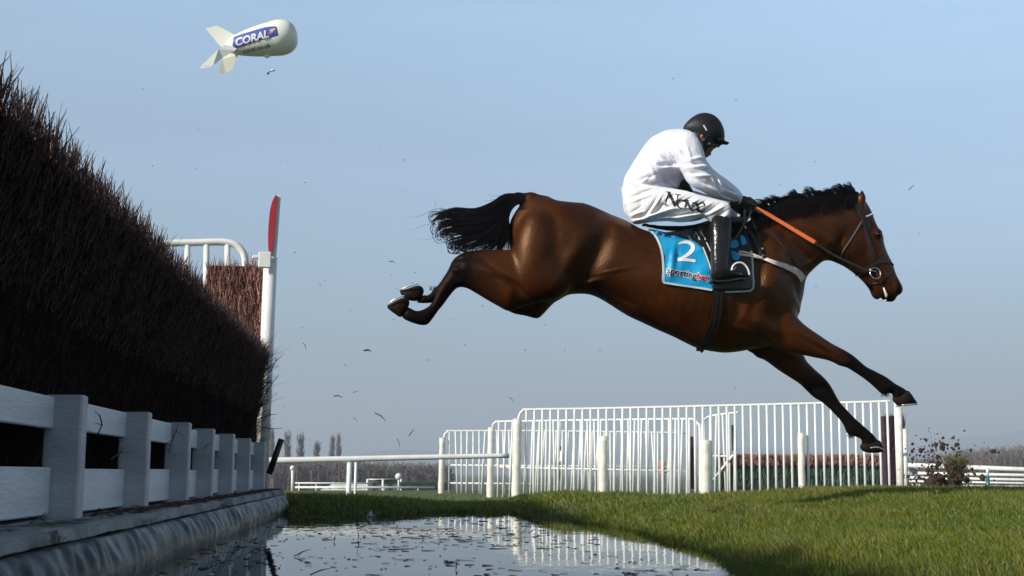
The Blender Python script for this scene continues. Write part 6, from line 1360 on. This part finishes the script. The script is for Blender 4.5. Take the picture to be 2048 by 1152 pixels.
# ------------------------------------------------------------------ turf thrown up at the right
tv_ = empty('turf_divot', P1(1910, 985, 19), 'large dark clod of turf with grass thrown up at the right behind the landing bank', 'turf')
f = Field([P1(1870, 900, 19)[0], 18.5, P1(1900, 995, 19)[2]], [P1(1960, 900, 19)[0], 19.5, P1(1900, 905, 19)[2]], 0.014)
for q_ in range(60):
    t_ = rg.uniform(); c_ = P1(1912+rg.normal(0, 8)+10*(1-t_)*rg.normal(0, 0.8), 930+45*t_+rg.normal(0, 3), 19+rg.normal(0, 0.06)); f.ell(c_, rg.uniform(0.02, 0.065, 3), None, 0.012)
v, q = f.mesh(); M['clod'] = mat('clod soil', (0.050, 0.026, 0.016), (0.028, 0.014, 0.009), 0.9, 12, 0.8, 40); build('clod', v, q, M['clod'], tv_, False)
paths = []
for q_ in range(500):
    b_ = P1(1912+rg.normal(0, 12), 935+rg.normal(0, 8), 19+rg.normal(0, 0.05)); d_ = rg.normal(0, 0.06, 3)+[0, 0, 0.07]; paths.append(np.array([b_, b_+d_*0.6, b_+d_+rg.normal(0, 0.01, 3)]))
M['clod_grass'] = mat('torn grass', (0.07, 0.10, 0.02), (0.16, 0.13, 0.05), 0.8, 20); ribbon_hair(paths, [0.005]*len(paths)).build('torn_grass', M['clod_grass'], tv_)
mb = MB()
for q_ in range(620):
    u = rg.uniform(); 
    if u < 0.45: a, b_ = rg.normal(1870, 32), 985-abs(rg.normal(0, 38))
    elif u < 0.8: a, b_ = rg.normal(1868, 26), rg.normal(905, 22)
    else: a, b_ = rg.normal(1915, 50), rg.normal(940, 32)
    b_ = min(b_, 984)
    s_ = rg.gamma(1.6, 0.0055)+0.003; s_ *= 1.5 if b_ > 945 else 1; mb.ell(P1(a, b_, 19+rg.normal(0, 0.5)), s_*rg.uniform(0.5, 1.3, 3), 6, 4, rot=rotm('y', rg.uniform(0, 3)))
for a, b_, s_ in ((1825, 888, 0.03), (1872, 889, 0.04), (1886, 876, 0.03), (1914, 889, 0.045), (1986, 902, 0.05), (1825, 918, 0.035), (1868, 965, 0.16), (1880, 955, 0.09), (1858, 970, 0.10), (1900, 975, 0.12), (1890, 968, 0.08), (1965, 955, 0.06), (1998, 905, 0.02)): mb.ell(P1(a, b_, 19), (s_, s_, s_*0.7), 8, 5, rot=rotm('y', rg.uniform(0, 3)))
tag(mb.build('flying_mud', M['clod'], None), 'spray of dark mud crumbs around the thrown up clod at right', 'mud', kind='stuff')
# ------------------------------------------------------------------ distance haze
hm = bpy.data.materials.new('haze'); hm.use_nodes = True; t = hm.node_tree; t.nodes.remove(t.nodes['Principled BSDF'])
vp = t.nodes.new('ShaderNodeVolumePrincipled'); vp.inputs['Color'].default_value = (0.66, 0.77, 0.88, 1); vp.inputs['Density'].default_value = 0.00065; vp.inputs['Anisotropy'].default_value = 0.0
t.links.new(vp.outputs[0], t.nodes['Material Output'].inputs['Volume'])
mb = MB(); mb.box((0, 0, 115), (9000, 10800, 246)); tag(mb.build('haze', hm, None), kind='stuff')
